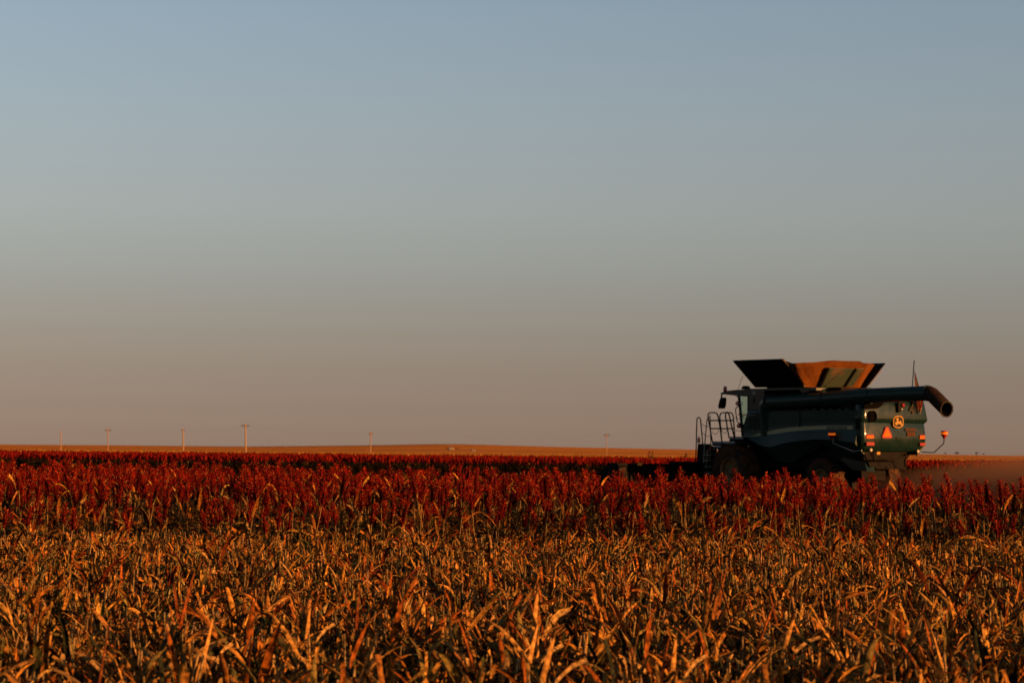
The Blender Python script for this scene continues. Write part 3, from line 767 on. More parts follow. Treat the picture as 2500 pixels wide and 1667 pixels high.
hood = b.build('rear_hood', GREEN2, CH, smooth=True)
XR = -6.33
rp_ = lambda a, c: Xp(*z6(a, c), XR)
def disc(name, c, r, mats, depth=.03, parent=hood, n=24):
    b = MB(); b.lathe([(0, 0), (r, 0), (r, -depth), (0, -depth)], c, 'x', n); return b.build(name, mats, parent)
def rearplate(name, pts, mat, parent=hood, d=.02): 
    b = MB(); b.slab([rp_(*p) for p in pts], (-d, 0, 0)); return b.build(name, mat, parent)
rect = lambda cx, cy, w_, h_: [(cx-w_/2, cy-h_/2), (cx+w_/2, cy-h_/2), (cx+w_/2, cy+h_/2), (cx-w_/2, cy+h_/2)]
# notch where the auger rests, its shade painted as a near-black plate
rearplate('auger_notch_shade', [(390, 290), (780, 290), (745, 375), (690, 425), (620, 450), (390, 455)], PITCH, d=.012)
# round rotary opening
c0 = rp_(540, 595); rg_ = MB(); rg_.lathe([(.20, .03), (.205, -.05), (.17, -.06), (.165, .0), (.09, .0), (.085, -.02), (.06, -.02), (.055, .0), (0, .0)], c0, 'x', 32); rg_.build('round_vent', PITCH, hood, smooth=True)
# tail lamp mast
rearplate('lamp_bracket', [(1025, 310), (1075, 310), (1075, 520), (1025, 520)], BLACK, d=.06)
c0 = rp_(1100, 385); b = MB(); b.lathe([(0, -.02), (.075, -.02), (.082, -.06), (.06, -.12), (0, -.14)], c0, 'x', 20); b.build('red_lamp', REDR, hood, smooth=True)
disc('marker_lens', rp_(1107, 460), .025, LAMPM, .03)
# number, badge, triangle, stickers
c0 = rp_(1310, 465); lettering('number_outline', '4', .44, c0 + Vector((-.004, 0, 0)), ROT_R, new_mat('dim_outline', (.045, .045, .035), .6, spec=.05), hood, 1.0, .028)
lettering('number_four', '4', .44, c0 + Vector((-.012, 0, 0)), ROT_R, INK, hood, 1.0, .008)
bd = lambda a, c: Xp(2170 + a*.03189, 1005 + c*.03189, XR)
def chaikin(P, k=2):
    for _ in range(k): P = [q for i in range(len(P)) for q in (P[i].lerp(P[(i+1) % len(P)], .25), P[i].lerp(P[(i+1) % len(P)], .75))]
    return P
outer = chaikin([bd(*p) for p in ((330, 850), (335, 580), (400, 400), (560, 320), (740, 300), (930, 330), (1060, 430), (1115, 650), (1115, 900), (1070, 1090), (920, 1200), (720, 1255), (520, 1210), (370, 1120), (320, 1000))], 1)
cc = sum(outer, Vector())/len(outer)
b = MB(); b.slab(outer, (-.012, 0, 0)); b.k = 1; b.slab([cc + (p-cc)*.85 + Vector((-.013, 0, 0)) for p in outer], (-.006, 0, 0)); b.k = 2
deer = [(520, 545), (560, 490), (610, 470), (690, 480), (715, 560), (690, 660), (690, 745), (800, 750), (862, 690), (915, 730), (915, 850), (960, 920), (1010, 1000), (1035, 1060), (960, 1075), (870, 985), (810, 925), (700, 915), (625, 945), (585, 1015), (545, 1035), (475, 950), (440, 870), (455, 805), (530, 810), (565, 750), (572, 650), (545, 595)]
b.slab([bd(*p) + Vector((-.020, 0, 0)) for p in deer], (-.006, 0, 0))
b.build('leaping_deer_badge', [BADGEY, INK, BADGEY], hood)
b = MB(); b.slab([rp_(*p) for p in ((800, 800), (850, 800), (925, 985), (905, 1015), (745, 1015), (725, 985))], (-.012, 0, 0)); b.k = 1
b.slab([rp_(*p) + Vector((-.013, 0, 0)) for p in ((825, 815), (905, 985), (745, 985))], (-.006, 0, 0)); b.build('slow_vehicle_triangle', [REDR, ORANGE], hood)
b = MB(); rs_ = random.Random(9)
for (x0, x1, y0, y1, nn) in ((1185, 1395, 825, 875, 7), (1215, 1370, 895, 975, 4)):
    for k in range(nn):
        xa = x0 + (x1-x0)*k/nn; xb_ = xa + (x1-x0)/nn*.72; ya = y0 + rs_.uniform(0, 6); b.slab([rp_(*p) for p in ((xa, ya), (xb_, ya), (xb_, y1), (xa, y1))], (-.006, 0, 0))
b.build('worn_sticker', new_mat('worn_orange_sticker', (.06, .022, .008), .7, spec=.05), hood)
disc('lock_hole', rp_(1020, 1010), .035, INK, .012)
rearplate('handle', rect(1328, 330, 36, 36), BLACK, d=.03)
for (cx_, cy_, w_, h_, m_, nm) in ((500, 990, 135, 52, ORANGE, 'orange_reflector'), (1498, 1000, 92, 52, ORANGE, 'orange_reflector')):
    o = rearplate(nm, rect(cx_, cy_, w_, h_), m_); 
    b = MB(); b.slab([rp_(*p) for p in rect(cx_, cy_-h_*.75, w_, h_*.36)], (-.016, 0, 0)); b.build('red_band', REDR, o) if False else b.build('red_strip', REDR, hood)
for (cx_, cy_, w_, h_) in ((495, 1122, 145, 66), (1493, 1130, 98, 56)): rearplate('tail_lamp', rect(cx_, cy_, w_, h_), REDR, d=.05)
for c_ in ((490, 1238), (1390, 1264)):
    p = Xp(*z6(*c_), -6.25); b = MB(); b.lathe([(0, -.10), (.05, -.10), (.062, -.06), (.05, .0), (.02, .05)], p, 'x', 18); b.build('work_lamp', LAMPM, CH, smooth=True)
# residue chopper and spreader under the hood
b = MB(); 
P_ = [Xp(*z6(*p), -6.0) for p in ((430, 1195), (1250, 1200), (1240, 1300), (1150, 1320), (1000, 1410), (880, 1470), (420, 1480), (380, 1400))]
b.slab(P_, (.7, 0, 0)); ch_ = b.build('straw_chopper', DARK, CH)
b = MB(); b.slab([Xp(*z6(*p), -6.12) for p in ((640, 1195), (1230, 1200), (1230, 1222), (640, 1222))], (-.03, 0, 0)); b.build('chopper_lip', new_mat('rusty_steel', (.03, .011, .005), .6), ch_)
b = MB(); b.slab([Xp(*z6(*p), -6.35) for p in ((470, 1470), (930, 1470), (960, 1560), (500, 1560))], (.5, 0, .12)); b.build('spreader_plate', DARK, ch_)
b = MB()
for s_ in (((505, 1260), (590, 1430), (590, 1540)), ((1245, 1330), (1170, 1430), (1175, 1560)), ((930, 1440), (960, 1540), (990, 1570))):
    b.tube([Xp(*z6(*p), -6.25) for p in s_], .035, 8)
b.build('strut', DARK, ch_)
for c_ in ((660, 1300), (545, 1505)): 
    b = MB(); b.slab([Xp(*z6(*p), -6.2) for p in rect(c_[0], c_[1], 62, 52)], (-.02, 0, 0)); b.build('amber_reflector', BADGEY, ch_)
b = MB(); b.tube([Xp(*z6(*p), -6.2) for p in ((1415, 1265), (1385, 1360))], .02, 6); b.build('cable', DARK, ch_)
b = MB(); b.slab([Yp(*p, 1.35) for p in (z6(-60, 1430), z6(-20, 1380), (2086, 1122), (2112, 1128), (2116, 1150), (2082, 1146))], (0, -.4, 0)); b.build('ladder_step', GREEN2, CH)
# warning lights on arms
def warn(path, lamp, plane, arm):
    b = MB(); P = [plane(*p) for p in path]; b.tube(P, .020, 6); a_ = b.build('light_arm', arm, CH)
    c = plane(*lamp); b = MB()
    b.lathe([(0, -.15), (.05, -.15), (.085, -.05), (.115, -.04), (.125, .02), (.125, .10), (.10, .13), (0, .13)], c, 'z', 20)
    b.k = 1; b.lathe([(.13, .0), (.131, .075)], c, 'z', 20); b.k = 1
    b.build('warning_lamp', [REDR, SUNAMBER], CH, smooth=True)
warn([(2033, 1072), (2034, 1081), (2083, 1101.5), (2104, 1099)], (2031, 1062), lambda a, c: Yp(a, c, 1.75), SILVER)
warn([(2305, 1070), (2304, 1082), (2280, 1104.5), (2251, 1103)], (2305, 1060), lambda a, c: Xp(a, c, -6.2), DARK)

# cab
rf = [Yp(*z2(*p), .98) for p in ((488, 232), (545, 208), (700, 190), (890, 176), (890, 290), (745, 282), (610, 264), (505, 256))]
b = MB(); b.slab(rf, (0, -2.15, 0)); cabr = b.build('cab_roof', GREEN2, CH)
b = MB(); c0 = Yp(*z2(850, 178), .5); b.lathe([(.17, 0), (.165, .06), (.12, .11), (0, .13)], c0, 'z', 20); b.build('antenna_dome', BLACK, cabr, smooth=True)
b = MB(); c0 = Yp(*z2(545, 200), .75); b.lathe([(.07, -.04), (.075, .02), (.075, .11), (.05, .16), (0, .17)], c0, 'z', 16); b.build('red_beacon', REDBEACON, cabr, smooth=True)
b = MB(); b.tube([Yp(*z1(860, 266), .6), Yp(*z1(892, 178), .6)], .008, 5); b.build('aerial', BLACK, cabr)
b = MB(); b.tube([Yp(*z2(500, 250), 1.0), Yp(*z2(492, 275), 1.05), Yp(*z2(490, 300), 1.1)], .028, 6); b.build('mirror_arm', BLACK, cabr)
q = [Yp(*z2(*p), 1.1) for p in ((468, 308), (505, 298), (490, 462), (433, 466))]; b = MB(); b.slab(chaikin(q, 1), (0, -.22, 0)); b.build('mirror', BLACK, cabr)
for c_ in ((497, 245), (720, 275)):
    p = Yp(*z2(*c_), 1.0); b = MB(); b.lathe([(0, .03), (.045, .03), (.05, -.03), (0, -.05)], p, 'y', 14); b.build('roof_lamp', LAMPM, cabr, smooth=True)
CY0, CY1 = .95, 2*MID - .95
win = [Yp(*z2(*p), CY0) for p in ((760, 284), (886, 284), (884, 470), (818, 690), (806, 690))]
fr_t, fr_b = Yp(*z2(748, 284), CY0), Yp(*z2(806, 878), CY0)
rr_t, rr_b = Yp(*z2(890, 284), CY0), Yp(*z2(890, 878), CY0)
b = MB()
for y_ in (CY0, CY1):
    b.tube([(fr_t.x, y_, fr_t.z), (fr_b.x, y_, fr_b.z)], .055, 6); b.tube([(rr_t.x, y_, rr_t.z), (rr_b.x, y_, rr_b.z)], .05, 6)
b.box((fr_b.x-1.0, CY1, fr_b.z-.25), (fr_b.x+.15, CY0, fr_b.z))
cab_ = b.build('cab_frame', GREEN2, CH)
lowp = [Yp(*z2(*p), CY0 + .02) for p in ((884, 470), (905, 480), (930, 880), (806, 880), (808, 690), (822, 690))]
b = MB(); b.slab(lowp, (0, -.06, 0)); b.build('door_panel', GREEN, cab_)
gl = MB(); gl.slab([Vector((fr_t.x-.05, CY0, fr_t.z)), Vector((rr_t.x, CY0, rr_t.z)), Vector((rr_b.x, CY0, rr_b.z)), Vector((fr_b.x-.05, CY0, fr_b.z))], (0, -.012, 0)); gl.build('side_window', GLASS, cab_)
gl = MB(); gl.slab([Vector((fr_t.x-.05, CY1, fr_t.z)), Vector((rr_t.x, CY1, rr_t.z)), Vector((rr_b.x, CY1, rr_b.z)), Vector((fr_b.x-.05, CY1, fr_b.z))], (0, .012, 0)); gl.build('side_window', GLASS, cab_)
gl = MB(); gl.slab([Vector((fr_t.x+.02, CY0-.03, fr_t.z)), Vector((fr_t.x+.02, CY1+.03, fr_t.z)), Vector((fr_b.x+.02, CY1+.03, fr_b.z)), Vector((fr_b.x+.02, CY0-.03, fr_b.z))], (.012, 0, 0)); gl.build('windscreen', GLASS, cab_)
b = MB(); b.box((rr_t.x-.12, CY1, fr_b.z), (rr_t.x-.04, CY0, fr_t.z+.2)); b.build('rear_wall', BLACK, cab_)
b = MB(); b.box((rr_t.x, MID-.28, fr_b.z), (rr_t.x+.5, MID+.28, fr_b.z+.5)); b.box((rr_t.x, MID-.26, fr_b.z+.5), (rr_t.x+.15, MID+.26, fr_b.z+1.1)); b.build('driver_seat', BLACK, cab_)
p = Yp(*z2(805, 552), CY0-.05); b = MB(); b.tube([p + Vector((.25, 0, 0)), p - Vector((.35, 0, 0))], .02, 6); b.tube([Yp(*z2(790, 600), .8), Yp(*z2(835, 560), .8)], .03, 6); b.build('steering_column', BLACK, cab_)
b = MB(); b.tube([Yp(*zp(*p), 1.02) for p in ((1022, 5), (985, 30), (958, 62), (957, 110), (985, 310), (1005, 340), (1052, 368))], .02, 6); b.build('door_handrail', DARK, cab_)
for c_ in ((733, 390), (752, 720)):
    p = Yp(*z2(*c_), 1.02); b = MB(); b.lathe([(0, .06), (.08, .06), (.09, 0), (.06, -.06), (0, -.06)], p, 'y', 12); b.build('side_lamp', REDBEACON, cab_, smooth=True)

# platform, railings and ladder beside the cab
PY = 1.95
b = MB()
def pbox(a0, a1, zt_, th, mb, y0=PY, y1=.9):
    p, q_ = Yp(*zp(a0, zt_), y0), Yp(*zp(a1, zt_), y0); mb.box((q_.x, y1, p.z-th), (p.x, y0, p.z))
pbox(350, 700, 815, .10, b); pbox(482, 1050, 726, .15, b); pbox(830, 1105, 640, .32, b, 1.9)
plat = b.build('platform', DARK, CH)
b = MB()
for a0, a1, zz in ((495, 672, 722), (697, 938, 722), (835, 922, 628), (947, 1095, 628), (530, 660, 800), (600, 645, 880)):
    p, q_ = Yp(*zp(a0, zz), PY+.01), Yp(*zp(a1, zz), PY+.01); b.box((q_.x, PY-.06, p.z-.075), (p.x, PY+.01, p.z+.01))
b.build('tread_edge', SILVER, plat)
def rail(name, paths, r, mat, y=PY):
    b = MB()
    for p in paths: b.tube([Yp(*zp(*q_), y) for q_ in p], r, 7)
    return b.build(name, mat, plat)
rail('ladder_handrail', [[(150, 1110), (165, 800), (172, 450), (178, 275), (190, 245), (215, 235), (238, 250), (250, 290), (272, 520), (292, 765)]], .024, DARK, 2.1)
rail('ladder_handrail', [[(313, 1145), (330, 850), (350, 600), (380, 290), (395, 255), (422, 233)]], .022, PALE, 2.1)
rail('guard_rail', [[(492, 745), (440, 450), (400, 215), (405, 165), (435, 142), (545, 140), (580, 160), (602, 215), (640, 420), (682, 740)], [(425, 300), (615, 298)], [(450, 463), (645, 461)]], .026, DARK)
rail('guard_rail', [[(682, 740), (652, 400), (638, 205), (655, 160), (692, 142), (858, 140), (893, 165), (908, 215), (928, 460), (940, 640)], [(640, 300), (912, 298)], [(655, 465), (927, 460)]], .026, DARK)
rail('guard_rail', [[(825, 650), (792, 450), (752, 215), (758, 165), (785, 130), (815, 155), (842, 255), (888, 470), (928, 625)]], .028, DARK, 1.7)
rail('gate_post', [[(440, 188), (452, 520), (460, 835)]], .02, RIM)
b = MB()
for p in ([(265, 350), (310, 400), (360, 422), (420, 415)], [(290, 550), (335, 590), (385, 620), (448, 606)], [(478, 515), (505, 558), (545, 572), (588, 555), (620, 480)], [(680, 490), (703, 540), (730, 562), (760, 545), (782, 490)], [(945, 245), (985, 265), (1030, 265)], [(955, 478), (985, 508), (1030, 512), (1070, 500)]):
    b.tube([Yp(*zp(*q_), PY) for q_ in p], .010, 5)
b.build('safety_chain', DARK, plat)
q = [Yp(*zp(*p), 2.05) for p in ((195, 765), (290, 770), (330, 812), (330, 1370), (140, 1370), (175, 1100), (185, 900))]; b = MB(); b.slab(q, (0, -.4, 0)); b.build('ladder_box', BLACK, CH)
q = [Yp(*zp(*p), 2.03) for p in ((365, 870), (460, 870), (430, 1380), (340, 1380))]; b = MB(); b.slab(q, (0, -.3, 0)); lad = b.build('ladder', GREEN2, CH)
b = MB()
for zz in (980, 1100, 1220, 1340):
    p, q_ = Yp(*zp(330, zz), 2.2), Yp(*zp(430, zz), 2.2); b.box((q_.x, 1.95, p.z-.03), (p.x, 2.25, p.z))
b.build('rung', SILVER, lad)
rail('handhold', [[(388, 890), (375, 1050), (357, 1240)]], .02, RIM, 2.08)
c0 = Yp(*zp(215, 705), 2.0); b = MB(); b.lathe([(.05, -.09), (.055, -.02), (.055, .0)], c0, 'z', 14); b.k = 1; b.lathe([(.055, .0), (.06, .05), (.045, .11), (.015, .13), (.01, .19), (0, .2)], c0, 'z', 14); b.build('amber_beacon', [LAMPM, AMBER], CH, smooth=True)
c0 = Yp(*zp(445, 850), 1.97); b = MB(); b.lathe([(0, .02), (.05, .02), (.055, -.02), (0, -.02)], c0, 'y', 14); b.build('red_reflector', REDR, CH)

# wheels
def wheel(name, cx, yo, rad, width, rim_r, lugs, flip):
    s_ = -1 if flip else 1; yo_ = (2*MID - yo) if flip else yo
    hw = width/2; c = Vector((cx, yo_ - s_*hw, rad))
    prof = [(rim_r, hw*.80), (rim_r+.06, hw*.96), (rad*.82, hw*1.0), (rad*.93, hw*.92), (rad*.955, hw*.55), (rad*.96, 0), (rad*.955, -hw*.55), (rad*.93, -hw*.92), (rad*.82, -hw), (rim_r+.06, -hw*.96), (rim_r, -hw*.8)]
    root_ = MB().lathe(prof, c, 'y', 48).build(name, RUBBER, CH, smooth=True)
    b = MB()
    for k in range(lugs):
        for side in (-1, 1):
            a0 = 2*math.pi*(k + (.5 if side > 0 else 0))/lugs; pts = []
            for (yy_, da, ro) in ((hw*.02*side, .16, rad*.955), (hw*.98*side, -.02, rad*.93), (hw*1.0*side, -.02, rad*.80)):
                for dd in (-.042, .042):
                    for up_ in (0, 1):
                        a_ = a0 + da + dd; r_ = ro + up_*rad*.045; pts.append(c + Vector((r_*math.cos(a_), yy_*(1.012 if up_ else 1), r_*math.sin(a_))))
            F = []
            for j in (0, 4): F += [(j, j+1, j+5, j+4), (j+1, j+3, j+7, j+5), (j+3, j+2, j+6, j+7), (j+2, j, j+4, j+6)]
            F += [(0, 2, 3, 1), (8, 9, 11, 10)]
            b.add(pts, F)
    b.build('tread_lugs', RUBBER, root_)
    b = MB(); o_ = s_*hw
    b.lathe([(rim_r+.01, o_*.80), (rim_r+.015, o_*.86), (rim_r-.03, o_*.82), (rim_r*.9, o_*.45), (rim_r*.55, o_*.30), (rim_r*.42, o_*.55), (.12, o_*.55), (.12, o_*.70), (0, o_*.70)], c, 'y', 40)
    rm = b.build('rim', RIM, root_, smooth=True)
    b = MB()
    for k in range(10):
        a_ = 2*math.pi*k/10; b.lathe([(0, o_*.60), (.022, o_*.60), (.022, o_*.53)], c + Vector((rim_r*.36*math.cos(a_), 0, rim_r*.36*math.sin(a_))), 'y', 6)
    b.build('wheel_bolts', DARK, root_)
fx = Yp(1777, 1150, 2.12).x; rx = Yp(2000, 1150, 1.6).x
for fl in (False, True):
    wheel('front_wheel', fx, 2.12, 1.02, .78, .50, 22, fl)
    wheel('rear_wheel', rx, 1.60, .77, .58, .36, 20, fl)
b = MB()
for s_ in (1, -1):
    for k in range(9):
        a0, a1 = R(20 + k*14), R(34 + k*14); y0, y1 = sorted((MID + s_*1.22, MID + s_*1.62)); r_ = 1.16
        A_ = [(fx + r_*math.cos(a), z_) for a in (a0, a1) for z_ in (1.02 + r_*math.sin(a),)]
        b.slab([Vector((A_[0][0], y0, A_[0][1])), Vector((A_[0][0], y1, A_[0][1])), Vector((A_[1][0], y1, A_[1][1])), Vector((A_[1][0], y0, A_[1][1]))], (0, 0, -.02))
b.build('mudguard', BLACK, CH)

# header in front
hx0 = fx + 1.75
b = MB(); b.slab([Vector((fx+.2, MID+.75, 1.1)), Vector((fx+.2, MID+.75, 2.0)), Vector((hx0, MID+.75, 1.35)), Vector((hx0, MID+.75, .45))], (0, -1.5, 0)); b.build('feeder_house', GREEN, CH)
HL = lp(1508, 1131, (hx0, 0, 0), (1, 0, 0)).y; HW = HL - MID
zt_ = lambda px, py: lp(px, py, (hx0, 0, 0), (1, 0, 0)).z
ztop = zt_(1600, 1131.5); zhi = zt_(1665, 1126)
b = MB(); b.box((hx0, MID-HW, .35), (hx0+.12, MID+HW, ztop)); b.box((hx0-.05, MID-HW, .3), (hx0+1.3, MID+HW, .4))
yh = lp(1644, 1124, (hx0, 0, 0), (1, 0, 0)).y
b.box((hx0-.1, 2*MID-yh, ztop-.1), (hx0+.15, yh, zhi))
hd_ = b.build('header', DARK, CH)
b = MB(); b.tube([(hx0+.55, MID-HW+.2, .75), (hx0+.55, MID+HW-.2, .75)], .3, 18); b.build('header_auger', DARK, hd_, smooth=True)
for s_ in (1, -1):
    y_ = MID + s_*HW
    b = MB(); zz = ztop + .02
    b.slab([Vector((hx0-.15, y_, .3)), Vector((hx0-.1, y_, zz-.15)), Vector((hx0+.15, y_, zz)), Vector((hx0+.55, y_, zz)), Vector((hx0+1.0, y_, zz-.35)), Vector((hx0+2.0, y_, .35)), Vector((hx0+1.9, y_, .25))], (0, -s_*.35, 0)); b.build('end_divider', BLACK, hd_)
p = lp(1562, 1132.5, (hx0-.02, 0, 0), (1, 0, 0)); b = MB(); b.box((hx0-.03, p.y-.10, p.z-.05), (hx0-.002, p.y+.10, p.z+.05)); b.build('amber_reflector', new_mat('amber_reflector', (.5, .2, .01), .4), hd_)
b = MB()
for k in range(9): y_ = MID - HW + .6 + k*(2*HW-1.2)/8; b = MB(); b.box((hx0-.08, y_-.05, .4), (hx0-.002, y_+.05, ztop-.05)); b.build('back_rib', BLACK, hd_)

# flag on a short pole at the back of the machine
zf = lambda a, c: (2200 + .10204*a, 860 + .10204*c)
fp0, fp1 = Xp(*zf(268, 830), -6.36), Xp(*zf(313, 190), -6.36)
def W(p): return HO + HX*p.x + HY*p.y + HZ*p.z
base = fp0 + (fp0-fp1)*.55; base = Vector((-6.36, base.y, base.z))
FL = empty('flag', W(base), CH.rotation_euler.z); tag(FL, 'limp striped flag on a thin pole at the back of the combine harvester', 'flag')
b = MB(); b.tube([(0, 0, 0), fp1 - base], .018, 8); b.build('flag_pole', DARK, FL)
FR, FWm, FB = new_mat('flag_red', (.11, .007, .003), .8, spec=.05), new_mat('flag_white', (.26, .17, .08), .8, spec=.05), new_mat('flag_blue', (.02, .025, .07), .8)
topf = fp0.lerp(fp1, .60) - base; hang = 1.45
b = MB(); NU, NV = 26, 30; V = []
for i in range(NV+1):
    v = i/NV
    for k in range(NU+1):
        u = k/NU     # u: along the fly, gathered into folds that fall from the hoist
        wv = .05 + .34*min(1, v*1.6); x_ = -.05 - .05*math.sin(u*19 + v*2)*min(1, .3+v)
        y_ = -u*wv*(1 if v < .5 else 1 - (v-.5)*1.5) - .10*max(0, v-.35)*u; z_ = topf.z - hang*v*(.93 + .10*math.sin(u*7)) - u*.12
        V.append((x_, topf.y + y_ - .10*v*v, z_))
F = []
for i in range(NV):
    for k in range(NU):
        b.k = 2 if (i < 8 and k > 10 and k < 20) else (0 if ((k + i//5) // 2) % 2 == 0 else 1); b.add([V[i*(NU+1)+k], V[i*(NU+1)+k+1], V[(i+1)*(NU+1)+k+1], V[(i+1)*(NU+1)+k]], [(0, 1, 2, 3)])
b.build('flag_cloth', [FR, FWm, FB], FL)

# ------------------------------------------------------------------ far things
WOOD = new_mat('weathered_pole', (0.17, 0.11, 0.06), 0.85, noise=(1.5, (0.20, 0.12, 0.06), .4, .7))
ARMW = new_mat('dark_crossarm', (0.04, 0.028, 0.02), 0.8)
WIRE = new_mat('power_line', (0.05, 0.045, 0.04), 0.6)
heads = []
def pole(px, ytop, ybase, arm, label, lean=0.0, thick=.17, h=10.0):
    D = h * FPX / (ybase + 2 - ytop); base = at_depth(px, ybase, D); base.z = float(terrain(base.x, base.y))
    D2 = D; top = at_depth(px + lean, ytop, D2); hh = top.z - base.z
    o = empty('utility_pole', base); tag(o, label, 'utility pole', 'utility poles along the far field')
    b = MB(); b.tube([(0, 0, -.3), (top.x-base.x, 0, hh)], thick*1.25, 9, r1=thick*.8); b.build('pole', WOOD, o, smooth=True)
    if arm:
        b = MB(); z_ = hh - .75; x_ = (top.x-base.x); c, s_ = math.cos(arm[0]), math.sin(arm[0])
        for dz in arm[1]:
            b.slab([Vector((x_-1.25*c+.07*s_, -1.25*s_-.07*c, z_-dz)), Vector((x_+1.25*c+.07*s_, 1.25*s_-.07*c, z_-dz)), Vector((x_+1.25*c-.07*s_, 1.25*s_+.07*c, z_-dz)), Vector((x_-1.25*c-.07*s_, -1.25*s_+.07*c, z_-dz))], (0, 0, .22))
            for t in (-1, 1):   # braces
                b.tube([(x_+t*.75*c, t*.75*s_, z_-dz), (x_, 0, z_-dz-.8)], .04, 5)
        ca = b.build('crossarm', ARMW, o)
        for t in (-1.1, -.4, .4, 1.1):
            b = MB(); b.lathe([(.05, 0), (.09, .1), (.06, .28), (0, .32)], (x_+t*c, t*s_, z_+.2), 'z', 8); b.build('insulator', ARMW, ca, smooth=True)
    heads.append(Vector((top.x, base.y, top.z - .4)))
pole(148, 1050, 1106, None, 'pale slender utility pole without a visible crossarm, leftmost of the row', 1.0, .20)
pole(263, 1046, 1112, (.2, (0,)), 'utility pole with a wide crossarm, second from the left', .6, .17)
pole(447, 1046, 1111, (1.25, (0,)), 'thick pale utility pole with its crossarm seen end on', .3, .26)
pole(600, 1034, 1112, (.1, (0,)), 'tallest utility pole of the row, with a dark crossarm', -1.0, .23)
pole(904, 1054, 1114, (.95, (0, .5)), 'leaning utility pole with a short double crossarm, in the middle of the field', 1.4, .20)
pole(1481, 1058, 1118, (.15, (.1,)), 'thin utility pole with a crossarm, nearest to the combine harvester', .2, .13)
b = MB()
for i in range(len(heads)-1):
    A_, B_ = heads[i], heads[i+1]
    b.tube([A_.lerp(B_, t/10) - Vector((0, 0, 1.1*4*(t/10)*(1-t/10))) for t in range(11)], .008, 4, cap=False)
tag(b.build('power_line', WIRE), 'thin sagging power line strung between the utility poles', 'power line')

CANOPY = plant_mat('far_foliage', 0.1)
def bush(name, px, py, D, w_, h_, label, cat, group=None, trunk=0, col=(.055, .045, .02), n=260):
    p = at_depth(px, py, D); p.z = float(terrain(p.x, p.y)); r_ = np.random.default_rng(int(px)); V, Q, C = [], [], []
    lumps = [(r_.uniform(-.5, .5)*w_*.7, r_.uniform(-.3, .3)*w_*.5, trunk + (h_-trunk)*r_.uniform(.25, .7), r_.uniform(.2, .36)) for _ in range(7)]
    for i in range(n):
        lx, ly, lz, lr = lumps[i % 7]; d = r_.normal(0, 1, 3); d /= np.linalg.norm(d); rad = r_.uniform(.5, 1)**.5
        c = np.array((lx + d[0]*lr*w_*rad, ly + d[1]*lr*w_*rad, max(.05, lz + d[2]*lr*(h_-trunk)*rad))); s_ = .055*max(w_*.6, h_); u = r_.normal(0, 1, 3); u /= np.linalg.norm(u); v = np.cross(u, d); v /= np.linalg.norm(v) + 1e-6
        k = len(V); V += [c - u*s_, c + v*s_, c + u*s_, c - v*s_]; Q.append((k, k+1, k+2, k+3)); C += [np.array(col)*r_.uniform(.6, 1.5)]*4
    o = empty(name, p); tag(o, label, cat, group)
    me = mesh_from_arrays('crown', np.array(V), np.array(Q), np.zeros((0, 3), int), np.array(C).clip(0, 1), CANOPY); c_ = bpy.data.objects.new('crown', me); COL.objects.link(c_); c_.parent = o
    b = MB(); b.tube([(0, 0, -.2), (.03*h_, 0, h_*.35), (0, .02*h_, h_*.6)], .05*h_, 6, r1=.02*h_); b.build('trunk', ARMW, o)
bush('shrub', 487, 1113, 640, 4.4, .95, 'long low dark green shrub at the far edge of the red field', 'shrub', None, 0, (.03, .035, .012))
bush('shrub', 1091, 1107, 1500, 2.8, 1.7, 'small dark shrub left of the pale far shed', 'shrub', None, 0, (.05, .035, .02), 120)
bush('shrub', 1116, 1107, 1500, 3.0, 1.6, 'small dark shrub between the two pale far sheds', 'shrub', None, 0, (.05, .035, .02), 120)
for px, h_, nm in ((2308, 2.6, 'leftmost'), (2334, 3.0, 'second'), (2338, 3.6, 'third'), (2384, 3.8, 'fourth'), (2400, 2.4, 'rightmost')):
    bush('distant_tree', px, 1110, 2350, 3.2, h_, nm + ' of the tiny dark trees on the skyline right of the combine harvester', 'tree', 'trees on the right skyline', h_*.25, (.06, .04, .025), 140)
def shed(px, py, D, w_, h_, label):
    p = at_depth(px, py, D); p.z = float(terrain(p.x, p.y)); o = empty('farm_shed', p, .3); tag(o, label, 'shed')
    b = MB(); b.box((-w_/2, -1.6, 0), (w_/2, 1.6, h_*.65)); b.build('wall', new_mat('pale_wall', (.16, .12, .08), .7), o)
    b = MB(); b.slab([Vector((-w_/2-.1, -1.75, h_*.65)), Vector((-w_/2-.1, 1.75, h_*.65)), Vector((-w_/2-.1, 0, h_))], (w_+.2, 0, 0)); b.build('roof', new_mat('shed_roof', (.12, .09, .06), .5), o)
    b = MB(); b.box((-.6, -1.64, 0), (.6, -1.6, h_*.5)); b.build('door', ARMW, o)
shed(1101, 1107, 1480, 2.6, 1.9, 'tiny pale shed between two shrubs on the far field')
shed(1155, 1109.5, 1400, 2.2, 1.2, 'tiny pale low shed on its own on the far field')
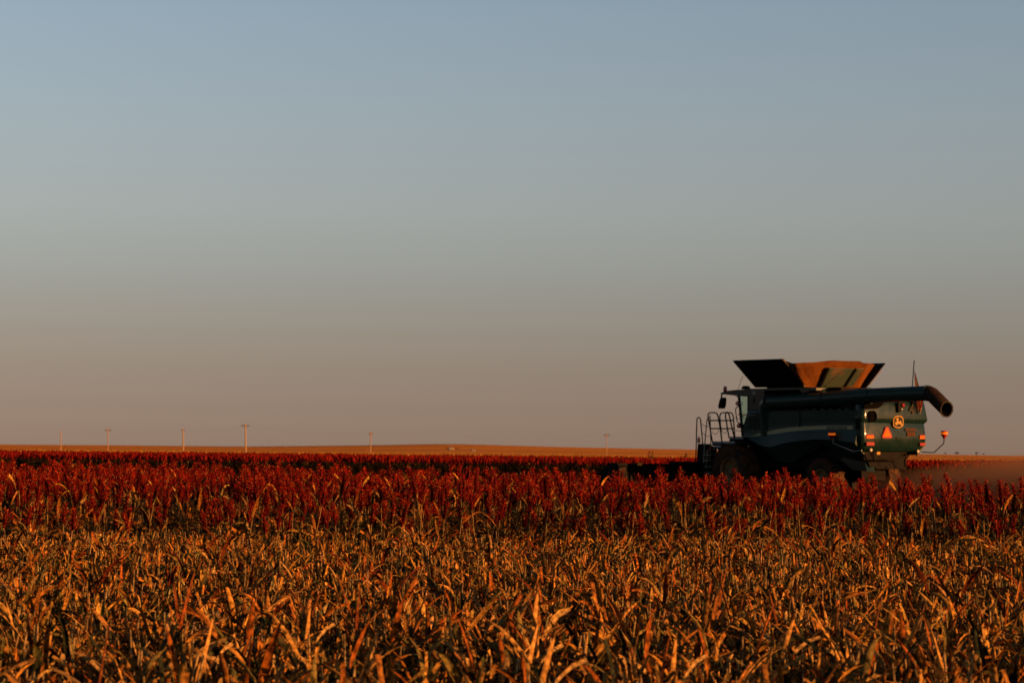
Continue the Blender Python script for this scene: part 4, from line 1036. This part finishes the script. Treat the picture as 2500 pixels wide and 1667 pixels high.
# weeds standing above the far crop, beside the header
def weed(px, ytop, D, h_, label, col):
    p = at_depth(px, 1120, D); p.z = 0; r_ = np.random.default_rng(int(px)); parts = [('stalk', stalk_geo(r_, (0, 0, 0), (.06, 0, h_*.9), .03, .012, col, 5, 2))]
    for l in range(16):
        z_ = h_*(.35 + .6*l/16); parts.append(('leaf', leaf_geo(r_, (.06*z_/h_, 0, z_), r_.uniform(0, 6.28), r_.uniform(.5, 1.3), r_.uniform(.2, .45), .09, r_.uniform(.2, 1.4), 0, 3, False, col, col)))
    o = empty('weed', p); tag(o, label, 'weed')
    for nm, g in (('stalk', parts[0][1]), ('foliage', join_parts(parts[1:]))):
        me = mesh_from_arrays(nm, g[0], g[1], g[2], g[3].clip(0, 1), M_LEAF); c_ = bpy.data.objects.new(nm, me); COL.objects.link(c_); c_.parent = o
weed(1582, 1114, 178, 1.75, 'dry reddish weed standing above the far crop, left of a green one', (.22, .07, .03))
weed(1590, 1113, 180, 1.8, 'greenish weed standing above the far crop, right of a reddish one', (.16, .12, .04))
weed(1671, 1115, 185, 1.7, 'lone grey weed above the far crop, close to the cab ladder', (.12, .10, .06))

# dust thrown up behind the machine
dm = bpy.data.materials.new('dust'); dm.use_nodes = True; n_ = dm.node_tree; n_.nodes.remove(n_.nodes['Principled BSDF'])
pv = n_.nodes.new('ShaderNodeVolumePrincipled'); pv.inputs['Color'].default_value = (.32, .17, .095, 1); pv.inputs['Anisotropy'].default_value = .2
tx = n_.nodes.new('ShaderNodeTexCoord'); ln = n_.nodes.new('ShaderNodeVectorMath'); ln.operation = 'LENGTH'
no = n_.nodes.new('ShaderNodeTexNoise'); no.inputs['Scale'].default_value = 2.2; no.inputs['Detail'].default_value = 3
fall = n_.nodes.new('ShaderNodeMapRange'); fall.inputs[1].default_value = 1.0; fall.inputs[2].default_value = .15; fall.inputs[3].default_value = 0; fall.inputs[4].default_value = 1
nm_ = n_.nodes.new('ShaderNodeMapRange'); nm_.inputs[1].default_value = .3; nm_.inputs[2].default_value = .7; nm_.inputs[3].default_value = .35; nm_.inputs[4].default_value = 1.2
m1 = n_.nodes.new('ShaderNodeMath'); m1.operation = 'MULTIPLY'; m2 = n_.nodes.new('ShaderNodeMath'); m2.operation = 'MULTIPLY'; m2.inputs[1].default_value = DUST = 1.3
n_.links.new(tx.outputs['Object'], ln.inputs[0]); n_.links.new(ln.outputs['Value'], fall.inputs[0]); n_.links.new(tx.outputs['Object'], no.inputs[0]); n_.links.new(no.outputs[0], nm_.inputs[0])
n_.links.new(fall.outputs[0], m1.inputs[0]); n_.links.new(nm_.outputs[0], m1.inputs[1]); n_.links.new(m1.outputs[0], m2.inputs[0]); n_.links.new(m2.outputs[0], pv.inputs['Density'])
n_.links.new(pv.outputs[0], n_.nodes['Material Output'].inputs['Volume'])
b = MB(); ns, nr_ = 24, 12
b.add([(math.sin(math.pi*i/nr_)*math.cos(2*math.pi*k/ns), math.sin(math.pi*i/nr_)*math.sin(2*math.pi*k/ns), math.cos(math.pi*i/nr_)) for i in range(nr_+1) for k in range(ns)],
      [(i*ns+k, (i+1)*ns+k, (i+1)*ns+(k+1) % ns, i*ns+(k+1) % ns) for i in range(nr_) for k in range(ns)])
dust = b.build('dust_cloud', dm); dust.location = W(Vector((-19.6, -.8, .1))); dust.scale = (14.0, 9, 1.95); dust.rotation_euler = (0, 0, CH.rotation_euler.z)
tag(dust, 'low brown dust cloud trailing behind the combine harvester', 'dust', kind='stuff')
